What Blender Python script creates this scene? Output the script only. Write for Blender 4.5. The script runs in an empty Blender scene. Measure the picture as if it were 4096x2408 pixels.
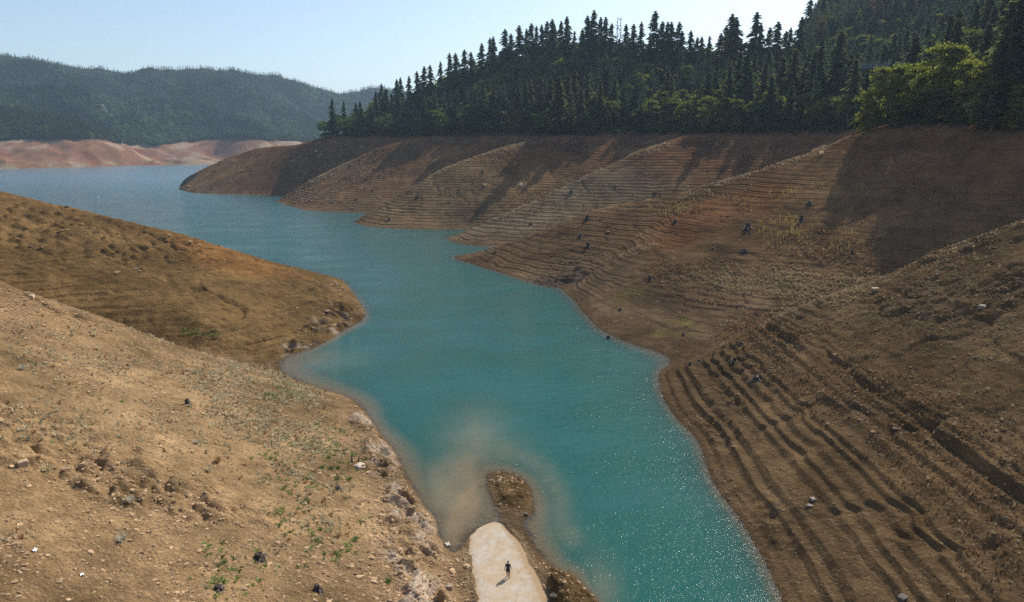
import bpy, math, random, os
import numpy as np
from math import radians as R
scene = bpy.context.scene
COL = scene.collection
random.seed(7)

# ---------------------------------------------------------------- camera, light, exposure
CAM_Z, PITCH, F = 41.0, R(13.0), 4096 * 24 / 36.0
cam_d = bpy.data.cameras.new('camera'); cam = bpy.data.objects.new('camera', cam_d); COL.objects.link(cam)
cam.location = (0, 0, CAM_Z); cam.rotation_euler = (R(90) - PITCH, 0, 0)
cam_d.lens = 24; cam_d.sensor_width = 36; cam_d.clip_start = .5; cam_d.clip_end = 12000
scene.camera = cam
SUN_AZ, SUN_EL = R(36), R(43)          # azimuth clockwise from the view direction (+Y)
w = bpy.data.worlds.new("World"); scene.world = w; w.use_nodes = True
nt = w.node_tree; bg = nt.nodes['Background']
sky = nt.nodes.new('ShaderNodeTexSky'); sky.sky_type = 'NISHITA'; sky.sun_disc = False
sky.sun_elevation = SUN_EL; sky.sun_rotation = SUN_AZ; sky.altitude = 300; sky.air_density = 1.0
sky.dust_density = 1.5; sky.ozone_density = 1.2
nt.links.new(sky.outputs[0], bg.inputs[0]); bg.inputs[1].default_value = .115
sl = bpy.data.lights.new('sun', 'SUN'); sl.energy = 5.0; sl.angle = R(.55); sl.color = (1, .95, .87)
so = bpy.data.objects.new('sun', sl); COL.objects.link(so)
so.rotation_euler = (R(90) - SUN_EL, 0, math.pi - SUN_AZ); so.location = (0, 0, 500)
scene.view_settings.view_transform = 'Standard'; scene.view_settings.look = 'None'
scene.view_settings.exposure = 0.42; scene.view_settings.gamma = 1
cy = scene.cycles
cy.max_bounces = 4; cy.diffuse_bounces = 2; cy.glossy_bounces = 2; cy.transmission_bounces = 2
cy.transparent_max_bounces = 8; cy.volume_bounces = 0; cy.use_denoising = False; cy.denoiser = 'OPENIMAGEDENOISE'; cy.denoising_input_passes = 'RGB_ALBEDO_NORMAL'
cy.sample_clamp_direct = 12; cy.sample_clamp_indirect = 4; cy.caustics_reflective = False; cy.caustics_refractive = False
rng = np.random.default_rng(11)

# ---------------------------------------------------------------- photo pixel -> place
CP, SP = math.cos(PITCH), math.sin(PITCH)
def hs(px, py):
    u = (px - 2048) / F; v = (py - 1204) / F
    hor = CP - v * SP
    return u / hor, (SP + v * CP) / hor          # X per Y, drop per Y
def wz(px, py, z=0.0):
    a, s = hs(px, py); Y = (CAM_Z - z) / s
    return (a * Y, Y, z)
def wy(px, py, Y, dz=0.0):
    a, s = hs(px, py)
    return (a * Y, Y, CAM_Z - s * Y + dz)
def proj(X, Y, Z):
    dz = CAM_Z - Z; dep = Y * CP + dz * SP
    return 2048 + F * X / dep, 1204 + F * (dz * CP - Y * SP) / dep

# ---------------------------------------------------------------- helpers
def tag(o, label=None, cat=None, group=None, kind=None):
    if label: o['label'] = label
    if cat: o['category'] = cat
    if group: o['group'] = group
    if kind: o['kind'] = kind
    return o
def mesh_np(name, V, Fc, mats=(), smooth=False, cols=None, fl=None, midx=None):
    V = np.ascontiguousarray(V, dtype=np.float32); Fc = np.ascontiguousarray(Fc, dtype=np.int32)
    me = bpy.data.meshes.new(name)
    me.vertices.add(len(V)); me.vertices.foreach_set('co', V.ravel())
    n = Fc.shape[1]
    me.loops.add(Fc.size); me.loops.foreach_set('vertex_index', Fc.ravel())
    me.polygons.add(len(Fc)); me.polygons.foreach_set('loop_start', np.arange(0, Fc.size, n, dtype=np.int32))
    if smooth: me.polygons.foreach_set('use_smooth', np.ones(len(Fc), dtype=bool))
    if midx is not None: me.polygons.foreach_set('material_index', np.asarray(midx, dtype=np.int32))
    for m in mats: me.materials.append(m)
    me.update(calc_edges=True)
    if cols is not None:
        a = me.color_attributes.new('tint', 'FLOAT_COLOR', 'POINT')
        c = np.ones((len(V), 4), np.float32); c[:, :3] = cols; a.data.foreach_set('color', c.ravel())
    for k, arr in (fl or {}).items():
        a = me.attributes.new(k, 'FLOAT', 'POINT'); a.data.foreach_set('value', np.ascontiguousarray(arr, dtype=np.float32).ravel())
    return me
def link(name, data, parent=None, loc=None):
    o = bpy.data.objects.new(name, data); COL.objects.link(o)
    if parent: o.parent = parent
    if loc is not None: o.location = loc
    return o
def _h(ix, iy, seed):
    n = (ix.astype(np.int64) * 374761393 + iy.astype(np.int64) * 668265263 + seed * 1442695041) & 0x7fffffff
    n = (n ^ (n >> 13)) * 1274126177 & 0x7fffffff
    return ((n ^ (n >> 16)) & 0xffff).astype(np.float32) / 32767.5 - 1
def vn(x, y, seed=0):
    xi = np.floor(x); yi = np.floor(y); fx = (x - xi).astype(np.float32); fy = (y - yi).astype(np.float32)
    fx = fx * fx * (3 - 2 * fx); fy = fy * fy * (3 - 2 * fy)
    xi = xi.astype(np.int64); yi = yi.astype(np.int64)
    a = _h(xi, yi, seed); b = _h(xi + 1, yi, seed); c = _h(xi, yi + 1, seed); d = _h(xi + 1, yi + 1, seed)
    return (a + (b - a) * fx) * (1 - fy) + (c + (d - c) * fx) * fy
def fbm(x, y, wl, octv, seed, dr=None, gain=.5):
    s = 0; amp = 1.0
    for k in range(octv):
        a = amp
        if dr is not None: a = amp * np.clip(wl / (2.2 * dr) - 1, 0, 1)
        c, sn = math.cos(k * 1.1 + .3), math.sin(k * 1.1 + .3)
        s = s + a * vn((x * c - y * sn) / wl, (x * sn + y * c) / wl, seed + k * 17)
        amp *= gain; wl *= .5
    return s
def sst(a, b, x):
    t = np.clip((x - a) / (b - a), 0, 1); return t * t * (3 - 2 * t)

# ---------------------------------------------------------------- terrain: guide lines (water edge, crests, draws, ridges)
L = []
def ln(*p): L.append([tuple(map(float, q)) for q in p])
CR = .9
# first bare spur on the right bank (farthest)
ln(wz(658,748), wz(700,757), wz(760,772), wz(900,778), wz(1120,779), (-168,560,0), (-145,545,0), (-120,527,0), (-150,518,0), wz(1100,802))
ln(wz(658,746,.2), wy(715,715,672), wy(813,667,665), wy(910,626,658), wy(1008,598,650,CR), wy(1106,583,630,CR), wy(1170,580,615), wy(1285,550,600,CR))
ln(wz(1125,779,.1), wy(1150,690,582,-2), wy(1168,600,602,-2))
ln(wy(1285,550,600,CR), (-120,588,47), (-70,590,46), (-52,560,46), wy(1675,547,500,CR))
ln((-120,527,.2), (-100,540,6), (-84,556,18), (-74,568,36), (-66,580,46))
ln(wz(658,748), (-320,715,0), (-240,765,0), (-150,800,0), (-60,850,0), (100,980,0), (300,1100,0))
# second spur
ln(wz(1100,802), wz(1180,830), wz(1230,843), wz(1350,848), wz(1470,850), (-70,412,0), (-45,405,0), (-62,388,0), wz(1410,885))
ln(wz(1100,801,.2), wy(1223,726,508,CR), wy(1324,679,505,CR), wy(1418,628,503,CR), wy(1500,591,501,CR), wy(1580,567,500,CR), wy(1675,547,500,CR))
ln((-45,407,.2), (-26,425,9), (-10,448,24), (-2,466,40))
ln(wy(1675,547,500,CR), (-30,500,46), (2,478,46), (22,450,46), wy(2249,542,405,CR))
# third spur
ln(wz(1410,885), wz(1440,898), wz(1500,910), wz(1600,915), wz(1700,915), wz(1850,911), (-8,333,0), (6,329,0), (-10,318,0), wz(1787,950))
ln(wz(1408,884,.2), wy(1472,844,371,CR), wy(1540,807,374,CR), wy(1607,763,376,CR), wy(1675,723,378,CR), wy(1776,665,384,CR), wy(1877,625,390,CR), wy(1979,594,395,CR), wy(2080,571,400,CR), wy(2249,542,405,CR))
ln((6,330,.2), (33,347,8), (56,368,20), (72,388,36), (78,396,44))
ln(wy(2249,542,405,CR), (60,412,46), (84,402,46), (92,375,46), wy(2690,560,335,CR))
# fourth spur
ln(wz(1787,950), wz(1820,970), wz(1880,980), wz(1990,985), (10,274,0), (22,268,0), (5,262,0), (-10,257,0), wz(1785,1028))
ln(wz(1790,947,.2), wy(1877,912,305,CR), wy(1972,871,307,CR), wy(2080,824,310,CR), wy(2215,756,314,CR), wy(2350,696,318,CR), wy(2417,662,321,CR), wy(2519,615,325,CR), wy(2606,581,330,CR), wy(2690,558,335,CR))
ln((22,268,.2), (46,278,4.5), (72,288,11), (98,296,20), (118,298,31), (130,300,43))
ln(wy(2690,558,335,CR), (105,345,46), (132,330,46), (140,300,46), (134,265,46), wy(3491,520,225,CR))
# fifth spur, long crest up to the leafy trees
ln(wz(1785,1028), wz(1830,1040), wz(2000,1090), wz(2150,1140), wz(2180,1148), wz(2250,1150), wz(2285,1145), wz(2270,1165), wz(2290,1190), wz(2320,1240), wz(2370,1310), wz(2460,1360), wz(2560,1392), wz(2620,1400), wz(2640,1420), wz(2700,1440), wz(2732,1452),
   wz(2712,1466), wz(2660,1500), wz(2645,1540), wz(2660,1600), wz(2700,1670), wz(2800,1750), wz(2840,1850), wz(2840,1920), wz(2870,1960), wz(2950,2040), wz(3000,2120), wz(3060,2210), wz(3120,2330), wz(3150,2408), (24,42,0), (21,25,0), (18,0,0), (16,-60,0))
ln(wz(1786,1027,.1), wy(1877,1010,250.5,.2), wy(1979,986,250,.5), wy(2073,952,250,CR), wy(2181,912,250,CR), wy(2282,875,249,CR), wy(2384,831,248,CR), wy(2485,810,247,CR), wy(2620,797,246,CR), wy(2696,784,245,CR), wy(2807,750,243,CR), wy(2918,722,241,CR), wy(3029,695,239,CR), wy(3141,645,237,CR), wy(3252,611,234,CR), wy(3335,584,231,CR), wy(3391,561,229,CR), wy(3491,520,225,CR))
ln(wz(2287,1143,.2), wy(2480,990,215), wy(2700,850,228))
ln(wz(2272,1170,.2), wy(2400,1090,193,.3), wy(2560,1000,200,CR), wy(2680,925,208,CR), wy(2780,850,215,CR), wy(2900,785,226,CR), wy(3000,735,233))
# bushy draw between the fifth and the near right spur
ln(wz(2732,1450,.1), wy(2975,1350,138), (68,151,4.0), (96,157,9.5), (124,165,21), (142,172,36), (152,178,45))
ln((74,176,11), (92,192,22), (106,207,33))
# near right spur
ln(wz(2650,1505,.2), wy(2700,1450,118.5), wy(2830,1412,119), wy(2975,1355,121,.4), wy(3080,1275,123,.6), wy(3236,1203,124,.8), wy(3496,1138,125,.8), wy(3660,1057,125,.8), wy(3821,992,125,.8), wy(4096,905,125,.8), (125,130,42), (138,132,46))
ln((100,70,33), (100,20,34), (100,-60,34)); ln((135,100,47), (140,40,48), (140,-60,48))
# forest edge and forested ground on the right
ln(wy(3491,520,225,CR), (124,205,45.5), wy(4096,555,178,.5), (145,165,46), (138,132,46))
ln((210,150,75), (230,60,85), (230,-60,85)); ln((160,235,62), (200,235,82), (260,210,110))
ln((155,310,52), (165,345,60), (190,400,70), (280,430,90))          # valley behind the near wood, under the bridge
# skyline of the wooded hill (ground under the trees)
HC = [wy(1285,550,600,CR), (-135,618,50), (-100,640,60), (-60,628,76), (-20,600,88), (20,572,97), (60,548,101), (100,520,96), (128,490,86), (150,460,78), (190,450,80)]
ln(*HC)
ln((-160,680,20), (-60,760,20), (60,760,40), (200,700,70))
BM = [wy(3150,140,560,-20), wy(3260,60,620,-24), wy(3420,-120,650,-20), wy(3700,-330,680,-20), wy(4096,-520,700,0), (700,720,330)]
ln(*BM)
ln((500,420,190), (700,350,230)); ln((300,330,125), (420,300,170), (600,250,220)); ln((300,900,120), (600,1000,200))
# left bank
ln(wz(1065,1460), wz(1060,1473), wz(1085,1492), wz(1200,1543), wz(1330,1572), wz(1400,1583), wz(1480,1640), wz(1520,1720), wz(1580,1790), wz(1600,1850), wz(1622,1900), wz(1660,1960), wz(1720,2040), wz(1750,2100), wz(1765,2160), wz(1792,2200), wz(1835,2300), wz(1872,2408), (-4.6,50,.3), (-4.2,42,.9), (-4,30,2.0), (-4,0,4.2), (-4,-60,7.6))
ln(wz(1085,1490,.2), wy(950,1470,116,.5), wy(700,1397,110,.9), wy(406,1280,105,.9), wy(200,1215,102,.9), wy(0,1146,100,.9), (-110,92,33.5), (-150,85,46))
ln((-55,40,21), (-48,0,21), (-45,-60,21)); ln((-105,35,42), (-100,-60,44))
ln((-48.5,123,.2), (-75,127,3.5), (-110,135,10), (-150,140,22), (-190,145,36))
ln((-55,137,5), (-70,138.5,7.6), (-86,143,9.8))
ln(wz(1065,1460), wz(1120,1450), wz(1220,1435), wz(1290,1390), wz(1350,1345), wz(1395,1310), wz(1440,1297), wz(1458,1284), (-35.5,158.5,0), (-42,180,0), (-52,208,0), (-80,235,0), (-125,262,0), (-200,292,0), (-320,330,0), (-460,350,0), (-900,380,0), (-2400,500,0))
ln(wy(1415,1240,161), wy(1385,1185,167,.5), wy(1250,1125,173,CR), wy(1100,1080,180,CR), wy(1000,1048,184,CR), wy(850,990,188,CR), wy(700,940,190,CR), wy(450,880,191,CR), wy(250,835,191,CR), wy(0,800,192,CR), (-190,192,36), (-250,200,47))
ln(wy(330,857,222,CR), wy(170,810,226,CR), wy(0,767,230,CR), (-230,235,36), (-300,240,46))
ln((-300,130,60), (-300,-60,70)); ln((-600,200,110), (-600,-60,120)); ln((-1500,250,140), (-1500,-60,150))
# the road end, the mounds and the islet beside it
def rz(Y): return np.clip((68.4 - Y) * .062, -3, 9)
ln((-4.9,66,.03), (-5.2,63,.2), (-4.75,60,.45), (-3.75,55,.78), (-3.0,50,1.05), (-1.6,40,1.6), (-1,0,4.1), (-1,-60,7.5)); ln((-5.75,60,-.12), (-4.7,56,-.1), (-4.2,53,-.05), (-3.6,48,.3))
ln((-1.0,68.6,.02), (.9,66,.2), (2.0,62,.42), (2.8,58,.7), (3.7,53,.95), (5,40,1.75), (6,0,4.2), (6,-60,7.8))
ln(wz(2090,2105), wz(2130,2150), wz(2115,2190), wz(2098,2235), wz(2125,2250), wz(2180,2240), wz(2225,2235), wz(2270,2262), wz(2310,2315), wz(2375,2408), (9,48,0), (10,35,0), (11,0,0), (11,-60,0))
ln((3.3,58.8,1.6), (4.6,57,2.3), (5.6,54.5,2.5), (6.8,49,2.6), (8,30,3.2)); ln((6.2,56.5,1.6), (7.4,53,1.7))
isl = [wz(1957,1925), wz(2000,1922), wz(2060,1935), wz(2110,1970), wz(2140,2040), wz(2130,2075), wz(2080,2085), wz(2030,2078), wz(1992,2030), wz(1965,1965), wz(1957,1925)]
ln(*isl)
ln((-1.5,79,.9), (0,75.5,1.6), (1.1,72.3,1.3)); ln((-.2,78,1.3), (1.4,75,1.4))
# lake floor
ln((16,48,-2.5), (14,60,-3), (13,75,-4), (5,100,-6), (-3,125,-8), (-8,160,-10), (-25,200,-12), (-85,300,-15), (-150,400,-18), (-300,600,-20), (-420,900,-20), (-400,1250,-14))
ln((14.5,40,-2), (13,0,-2), (12.5,-60,-2))
ln((2.2,84,-1.5), (4.2,78,-.9), (5,72,-.8), (5.6,69,-1.2)); ln((-3,84,-.25), (-4.5,80,-.3), (-3.6,75,-.35), (-2.6,71,-.25))
ln((-8.5,72,-.7), (-10,80,-1.0), (-13,90,-1.5), (-18,100,-2.4)); ln((-5.8,63,-.35), (-7.4,68,-.5)); ln((-5.5,90,-1.2),(-8,98,-2))
ln((6.2,64,-1.3), (5.3,60.4,-1.0)); ln((8.3,58,-1.6),(9.5,52,-1.4))
ln((-44,127.5,-.5), (-38,133,-1.8), (-28,145,-5)); ln((-600,600,-20), (-900,800,-20), (-1600,800,-20)); ln((-330,1600,-8), (-100,1400,-15), (100,1250,-15))
ln((2.5,260,-.1),(-6,266,-2.5)); ln((-22,325,-1), (-10,326,-.8)); ln((-85,400,-1), (-65,401,-.5)); ln((-180,540,-1.5), (-150,532,-.8))
# far shore and the wooded hills beyond
ln((-3000,900,0), (-1200,1040,0), wz(-300,682), wz(0,675), wz(300,668), wz(460,662), wz(620,655), wz(760,652), wz(860,648), (-690,1620,0), (-600,1570,0), (-500,1640,0), (-430,1750,0), (-330,1900,0), (-260,2050,0), (-180,1950,0), (-50,1800,0), (200,1500,0), (600,1400,0))
ln((-3000,1060,46), (-1200,1180,46), wy(-250,578,1250), wy(0,578,1290), wy(90,583,1290), wy(170,568,1300), wy(300,563,1330), wy(370,562,1340), wy(410,572,1370), wy(450,580,1440), wy(500,566,1580), wy(560,562,1620), wy(720,562,1640), wy(950,556,1660), wy(1010,552,1680), (-590,1760,46), (-520,1900,46), (-440,2100,46), (-300,2250,46), (-100,2250,46), (100,2100,46), (500,1800,46))
ln(wy(370,562,1340), wy(420,578,1360), wy(520,600,1390), wy(620,617,1430), wy(740,634,1480), wy(860,647,1530))
ln(wy(500,600,1520), wy(600,622,1500), wy(700,640,1520))
ln(wy(1010,552,1680), wy(1080,577,1690), wy(1130,592,1700), (-560,1710,2))
ln(wy(820,570,1650), wy(830,600,1600), wy(850,630,1560)); ln(wy(640,566,1640), wy(620,600,1570)); ln(wy(150,600,1240), wy(240,585,1290))
SK = [(-900,120),(-400,190),(0,242),(60,246),(200,270),(330,287),(440,305),(510,310),(620,295),(800,286),(1000,287),(1080,297),(1150,322),(1240,352),(1400,360),(1500,350),(1560,360),(1700,400),(2000,430),(2300,430)]
ln(*[wy(a, b, 2250 + max(0, a - 700) * .55) for a, b in SK])
ln(wy(830,286,2320), wy(740,380,2000), wy(640,470,1790), wy(600,540,1680))
ln(wy(450,305,2230), wy(470,400,1980), wy(470,520,1700))
ln(wy(150,262,2200), wy(240,320,1900), wy(330,352,1750), wy(520,400,1700), wy(600,450,1720))
ln(wy(-300,350,1600), wy(0,395,1520), wy(110,425,1480), wy(240,480,1430), wy(340,535,1380))
ln(wy(0,370,1700), wy(150,400,1650), wy(300,470,1600), wy(400,550,1550))
ln(wy(1060,300,2440), wy(950,400,2150), wy(900,480,1950), wy(800,520,1780))
ln(wy(900,305,2300), wy(880,400,2100), wy(840,470,1900))
ln(wy(1150,325,2500), wy(1110,420,2300), wy(1080,500,2050))
ln(wy(1400,365,2650), wy(1330,450,2500), wy(1250,540,2350))
ln((-3000,3500,60), (0,3800,60), (3000,3500,60)); ln((900,1500,260), (900,2600,260)); ln((-3000,1700,330), (-2000,1900,330))

def membrane(x0, y0, h, nx, ny, lines, border=None, iters=70, levels=6):
    prev = None
    for k in range(levels - 1, -1, -1):
        hk = h * 2 ** k; mx = (nx + 2 ** k - 1) // 2 ** k + 1; my = (ny + 2 ** k - 1) // 2 ** k + 1
        S = np.zeros((my, mx)); N = np.zeros((my, mx))
        for l in lines:
            for a, b in zip(l[:-1], l[1:]):
                a = np.array(a); b = np.array(b); n = max(2, int(np.hypot(*(b - a)[:2]) / (hk * .4)) + 2)
                t = np.linspace(0, 1, n)[:, None]; P = a + (b - a) * t
                i = np.rint((P[:, 0] - x0) / hk).astype(int); j = np.rint((P[:, 1] - y0) / hk).astype(int)
                ok = (i >= 0) & (i < mx) & (j >= 0) & (j < my)
                np.add.at(S, (j[ok], i[ok]), P[ok, 2]); np.add.at(N, (j[ok], i[ok]), 1)
        fix = N > 0; val = S / np.maximum(N, 1)
        if border is not None:
            X, Y = np.meshgrid(x0 + np.arange(mx) * hk, y0 + np.arange(my) * hk)
            bm = np.zeros_like(fix); bm[0] = bm[-1] = True; bm[:, 0] = bm[:, -1] = True
            bv = border(X, Y); val = np.where(bm & ~fix, bv, val); fix = fix | bm
        if prev is None: z = np.full((my, mx), val[fix].mean())
        else:
            jj = np.minimum(np.arange(my) / 2, prev.shape[0] - 1.001); ii = np.minimum(np.arange(mx) / 2, prev.shape[1] - 1.001)
            j0 = jj.astype(int); i0 = ii.astype(int); fj = (jj - j0)[:, None]; fi = (ii - i0)[None]
            p = prev
            z = (p[np.ix_(j0, i0)] * (1 - fj) * (1 - fi) + p[np.ix_(j0 + 1, i0)] * fj * (1 - fi) + p[np.ix_(j0, i0 + 1)] * (1 - fj) * fi + p[np.ix_(j0 + 1, i0 + 1)] * fj * fi)
        z = np.where(fix, val, z)
        for it in range(300 if k == levels - 1 else iters):
            q = np.pad(z, 1, mode='edge')
            z = np.where(fix, val, (q[:-2, 1:-1] + q[2:, 1:-1] + q[1:-1, :-2] + q[1:-1, 2:]) * .25)
        prev = z
    return prev
def blur(z, s):
    n = int(3 * s) + 1; k = np.exp(-.5 * (np.arange(-n, n + 1) / s) ** 2); k /= k.sum()
    q = np.pad(z, ((n, n), (0, 0)), mode='edge'); z = sum(k[i] * q[i:i + z.shape[0]] for i in range(2 * n + 1))
    q = np.pad(z, ((0, 0), (n, n)), mode='edge'); return sum(k[i] * q[:, i:i + z.shape[1]] for i in range(2 * n + 1))
def sampler(g, x0, y0, h):
    def f(X, Y):
        i = np.clip((X - x0) / h, 0, g.shape[1] - 1.001); j = np.clip((Y - y0) / h, 0, g.shape[0] - 1.001)
        i0 = i.astype(int); j0 = j.astype(int); fi = i - i0; fj = j - j0
        return (g[j0, i0] * (1 - fi) + g[j0, i0 + 1] * fi) * (1 - fj) + (g[j0 + 1, i0] * (1 - fi) + g[j0 + 1, i0 + 1] * fi) * fj
    return f
FX0, FY0, FH = -3000., -60., 10.
gf = membrane(FX0, FY0, FH, 600, 390, L, levels=6)
far_raw = sampler(gf, FX0, FY0, FH)
far = sampler(blur(gf, 1.6), FX0, FY0, FH)
NX0, NY0, NH = -420., -60., 1.
gn = membrane(NX0, NY0, NH, 840, 920, L, border=far_raw, levels=7)
g2 = blur(gn, 2.2); g6 = blur(gn, 3.0)
Yg = (NY0 + np.arange(gn.shape[0]) * NH)[:, None] + 0 * gn; Xg = (NX0 + np.arange(gn.shape[1]) * NH)[None] + 0 * gn
wfar = sst(150, 330, Yg); gm = g2 * (1 - wfar) + g6 * wfar
wl_ = (1 - sst(70, 95, Yg)) * (1 - sst(9, 15, np.abs(Xg)))
gm = gm * (1 - wl_) + blur(gn, .8) * wl_
near = sampler(gm, NX0, NY0, NH)
def zbase(X, Y):
    b = sst(0, 40, np.minimum.reduce([X + 420, 420 - X, 860 - Y]))
    return near(X, Y) * b + far(X, Y) * (1 - b)

# ---------------------------------------------------------------- terrain surface detail
def patches(X, Y, lst):
    m = np.zeros_like(X)
    for x, y, rx, ry in lst: m = np.maximum(m, 1 - sst(.45, 1.15, np.hypot((X - x) / rx, (Y - y) / ry)))
    return m
def P(px, py, z, rx, ry): x, y, _ = wz(px, py, z); return (x, y, rx, ry)
ROCKL = [(-18,87,2.6,7), (-16,80,2.6,5), (-22,95,2.6,5), (-12.8,73,2.4,4), (-11,66,3,5), (-9.8,60,3.2,5), (-8.6,54,3,5)]
ROCK2 = [P(1330,1290,2,7,6), P(1230,1390,1,6,6), P(1400,1240,2,6,6), P(1200,1340,3,5,5)]
ROCK3 = [P(2180,1110,2,8,6), P(2290,1080,4,6,7)]
SCREE = [wy(560,1010,175)[:2] + (22, 16), wy(250,960,175)[:2] + (40, 20), wy(80,1170,101)[:2] + (18, 5), wy(180,1950,60)[:2] + (16, 7), wy(500,2050,58)[:2] + (16, 5),
         wy(3950,1000,122)[:2] + (16, 12), wy(3800,1300,105)[:2] + (16, 18), (-115,640,40,50), wy(1400,650,490)[:2] + (24, 40)]
def detail(X, Y, dr):
    z = zbase(X, Y)
    left = (X < -3) & (Y < 128); leftw = (1 - sst(-6, -2, X)) * (1 - sst(112, 128, Y))
    l2 = (1 - sst(-36, -24, X)) * sst(118, 132, Y) * (1 - sst(240, 330, Y))
    rightb = 1 - np.maximum(leftw, l2)
    bank = sst(0, .5, z) * (1 - sst(44, 50, z)) * (Y < 1000)
    dist = np.hypot(X, Y)
    # broad undulation
    und = fbm(X, Y, 26, 3, 3, dr)
    z = z + bank * und * .35 * sst(.5, 6, z) * (1 - .5 * leftw)
    gul = fbm(X, Y, 11, 3, 91, dr); z = z - bank * sst(1, 6, z) * .45 * np.clip(.25 - np.abs(gul), 0, .25) * 4 * (.35 + .65 * rightb)
    # wave-cut benches: every drop of the lake left a step
    mask = np.clip(.62 + .55 * fbm(X, Y, 40, 3, 21), .12, 1)
    rough = patches(X, Y, ROCK2 + ROCK3 + SCREE)
    mask = mask * (1 - .8 * np.maximum(rough - .5 * l2, 0))
    lowness = 1 - .65 * sst(9, 24, z)
    amt = mask * lowness * (rightb + 1.9 * l2 * (1 - sst(8, 17, z) * .7) + .12 * leftw) * bank * sst(.1, .8, z)
    amt = amt * (1 - .75 * sst(9, 11, z) * sst(18, 30, X) * (Y < 128) * (1 - sst(110, 120, Y)))
    zw = z + .07 * fbm(X, Y, 6, 3, 33, dr) + .3 * vn(X / 34, Y / 34, 5)
    per = .80 + .0 * X
    zw2 = zw + .22 * np.sin(zw * 1.3) + .12 * np.sin(zw * 3.1 + 1)
    f = zw2 / per; fr = f - np.floor(f)
    th = .66 + .04 * l2
    st = np.where(fr < th, fr * .02, .02 * th + (fr - th) / (1 - th) * (1 - .02 * th))
    st_old = np.where(fr < .72, fr * .02, .0144 + (fr - .72) / .28 * .9856)
    tz = (st - fr) * per
    mw = np.clip(1.6 - dr / .40, 0, 1)
    z = z + tz * amt * 1.4 * mw
    # two tall steps on the near right slope
    nr = sst(20, 28, X) * (1 - sst(122, 132, Y)) * bank
    for h0, a in ((9.4, .34), (16.5, .22)):
        q = zw + .9 * vn(X / 16, Y / 16, 44) - h0
        z = z + nr * a * (sst(-.05, .2, q) * (1 - sst(.3, 2.2, q)) - sst(-1.2, -.1, q) * (1 - sst(-.1, .05, q))) * np.clip(.7 + .9 * fbm(X, Y, 14, 5, 47, dr), .05, 1.4)
    # rocky patches
    rk = patches(X, Y, ROCKL); rr = np.maximum(rk, np.maximum(patches(X, Y, ROCK2), patches(X, Y, ROCK3)))
    ridged = 1 - np.abs(fbm(X, Y, 2.6, 4, 61, dr))
    z = z + rr * (ridged - .72) * (1.7 - .75 * rk) * bank
    z = z + leftw * bank * rk * .9 * sst(.1, .9, z)
    # slumps and gullies on the near right nose
    sl = patches(X, Y, [(33,98,4,7), (30,90,3,5), (28,68,2,8)])
    z = z + sl * bank * (.35 - np.abs(fbm(X * .8 + Y * .5, Y * .8 - X * .5, 3.0, 5, 71, dr))) * .85
    z = z + (rough * 1.1 + l2 * .35) * bank * (np.abs(fbm(X, Y, 2.2, 5, 41, dr)) - .3)
    z = z - l2 * bank * np.clip(.16 - np.abs(fbm(X * .55 + Y * .3, Y * .25, 7, 3, 43, dr)), 0, .16) * 6 * patches(X, Y, [wy(830,1100,165)[:2] + (9, 22), wy(950,1200,150)[:2] + (7, 20)])
    # mounds by the road
    mo = (1 - sst(8, 10, X)) * sst(2.8, 4.2, X) * (Y < 60) + patches(X, Y, [(.2,75,3,6)])
    z = z + np.clip(mo, 0, 1) * (fbm(X, Y, 1.5, 4, 81, dr) * .4 + (.3 - np.abs(fbm(X, Y, 2.4, 4, 83, dr))) * .5) * sst(.3, 1.2, z) * 1.3
    # fine relief
    fine = fbm(X, Y, 1.4, 4, 51, dr)
    z = z + bank * fine * (.07 + .07 * rightb * (1 - sst(130, 260, Y)) * sst(8, 11, z))
    # the wooded hills
    hill = sst(47, 60, z) * (Y > 900); z = z + hill * (fbm(X, Y, 170, 4, 101) * 20 - np.abs(fbm(X, Y, 230, 3, 105)) * 26 + 7)
    farb = (Y > 900) * sst(0, 4, z) * (1 - sst(46, 60, z)); z = z + farb * ((.35 - np.abs(fbm(X, Y, 70, 5, 111, dr))) * 13.0 + (.3 - np.abs(fbm(X, Y, 24, 4, 113, dr))) * 5)
    near_h = sst(47, 60, z) * (Y <= 900) ; z = z + near_h * fbm(X, Y, 60, 3, 121) * 3
    # sunken road bed under the concrete
    road = (1 - sst(0, .5, np.abs(X - roadc(Y)) - roadw(Y))) * (Y < 69.5)
    z = z * (1 - road) + (rz(Y) - .12) * road
    return z
def roadc(Y): return np.interp(Y, [-60, 0, 40, 54, 60, 63.8, 65.4, 67, 68.4], [4.6, 3.8, 1.9, .05, -1.05, -1.75, -2.1, -2.25, -1.9])
def roadw(Y): return np.interp(Y, [-60, 0, 40, 54, 60, 63.8, 65.4, 67, 68, 68.5], [3.3, 3.3, 3.2, 3.15, 2.95, 2.7, 2.35, 1.6, .9, .05])
QUAL = 1.0
def polar_axes(nc, k):
    th = np.concatenate([np.linspace(-75, -40, 90, endpoint=False), np.linspace(-40, 40, nc, endpoint=False), np.linspace(40, 75, 90)])
    rr = [6.0]
    while rr[-1] < 4600:
        r = rr[-1]; rr.append(r + max(.12, k * r * (1 + r / 900)) if r > 40 else r + .5)
    return np.radians(th), np.array(rr)
TH, RR = polar_axes(1450, .00205)
NT, NR = len(TH), len(RR)
TT, RG = np.meshgrid(TH, RR)
GX = RG * np.sin(TT); GY = RG * np.cos(TT)
DR = np.gradient(RR)[:, None] + 0 * GX
GZ = detail(GX, GY, DR)
print('terrain grid', GX.shape)
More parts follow.
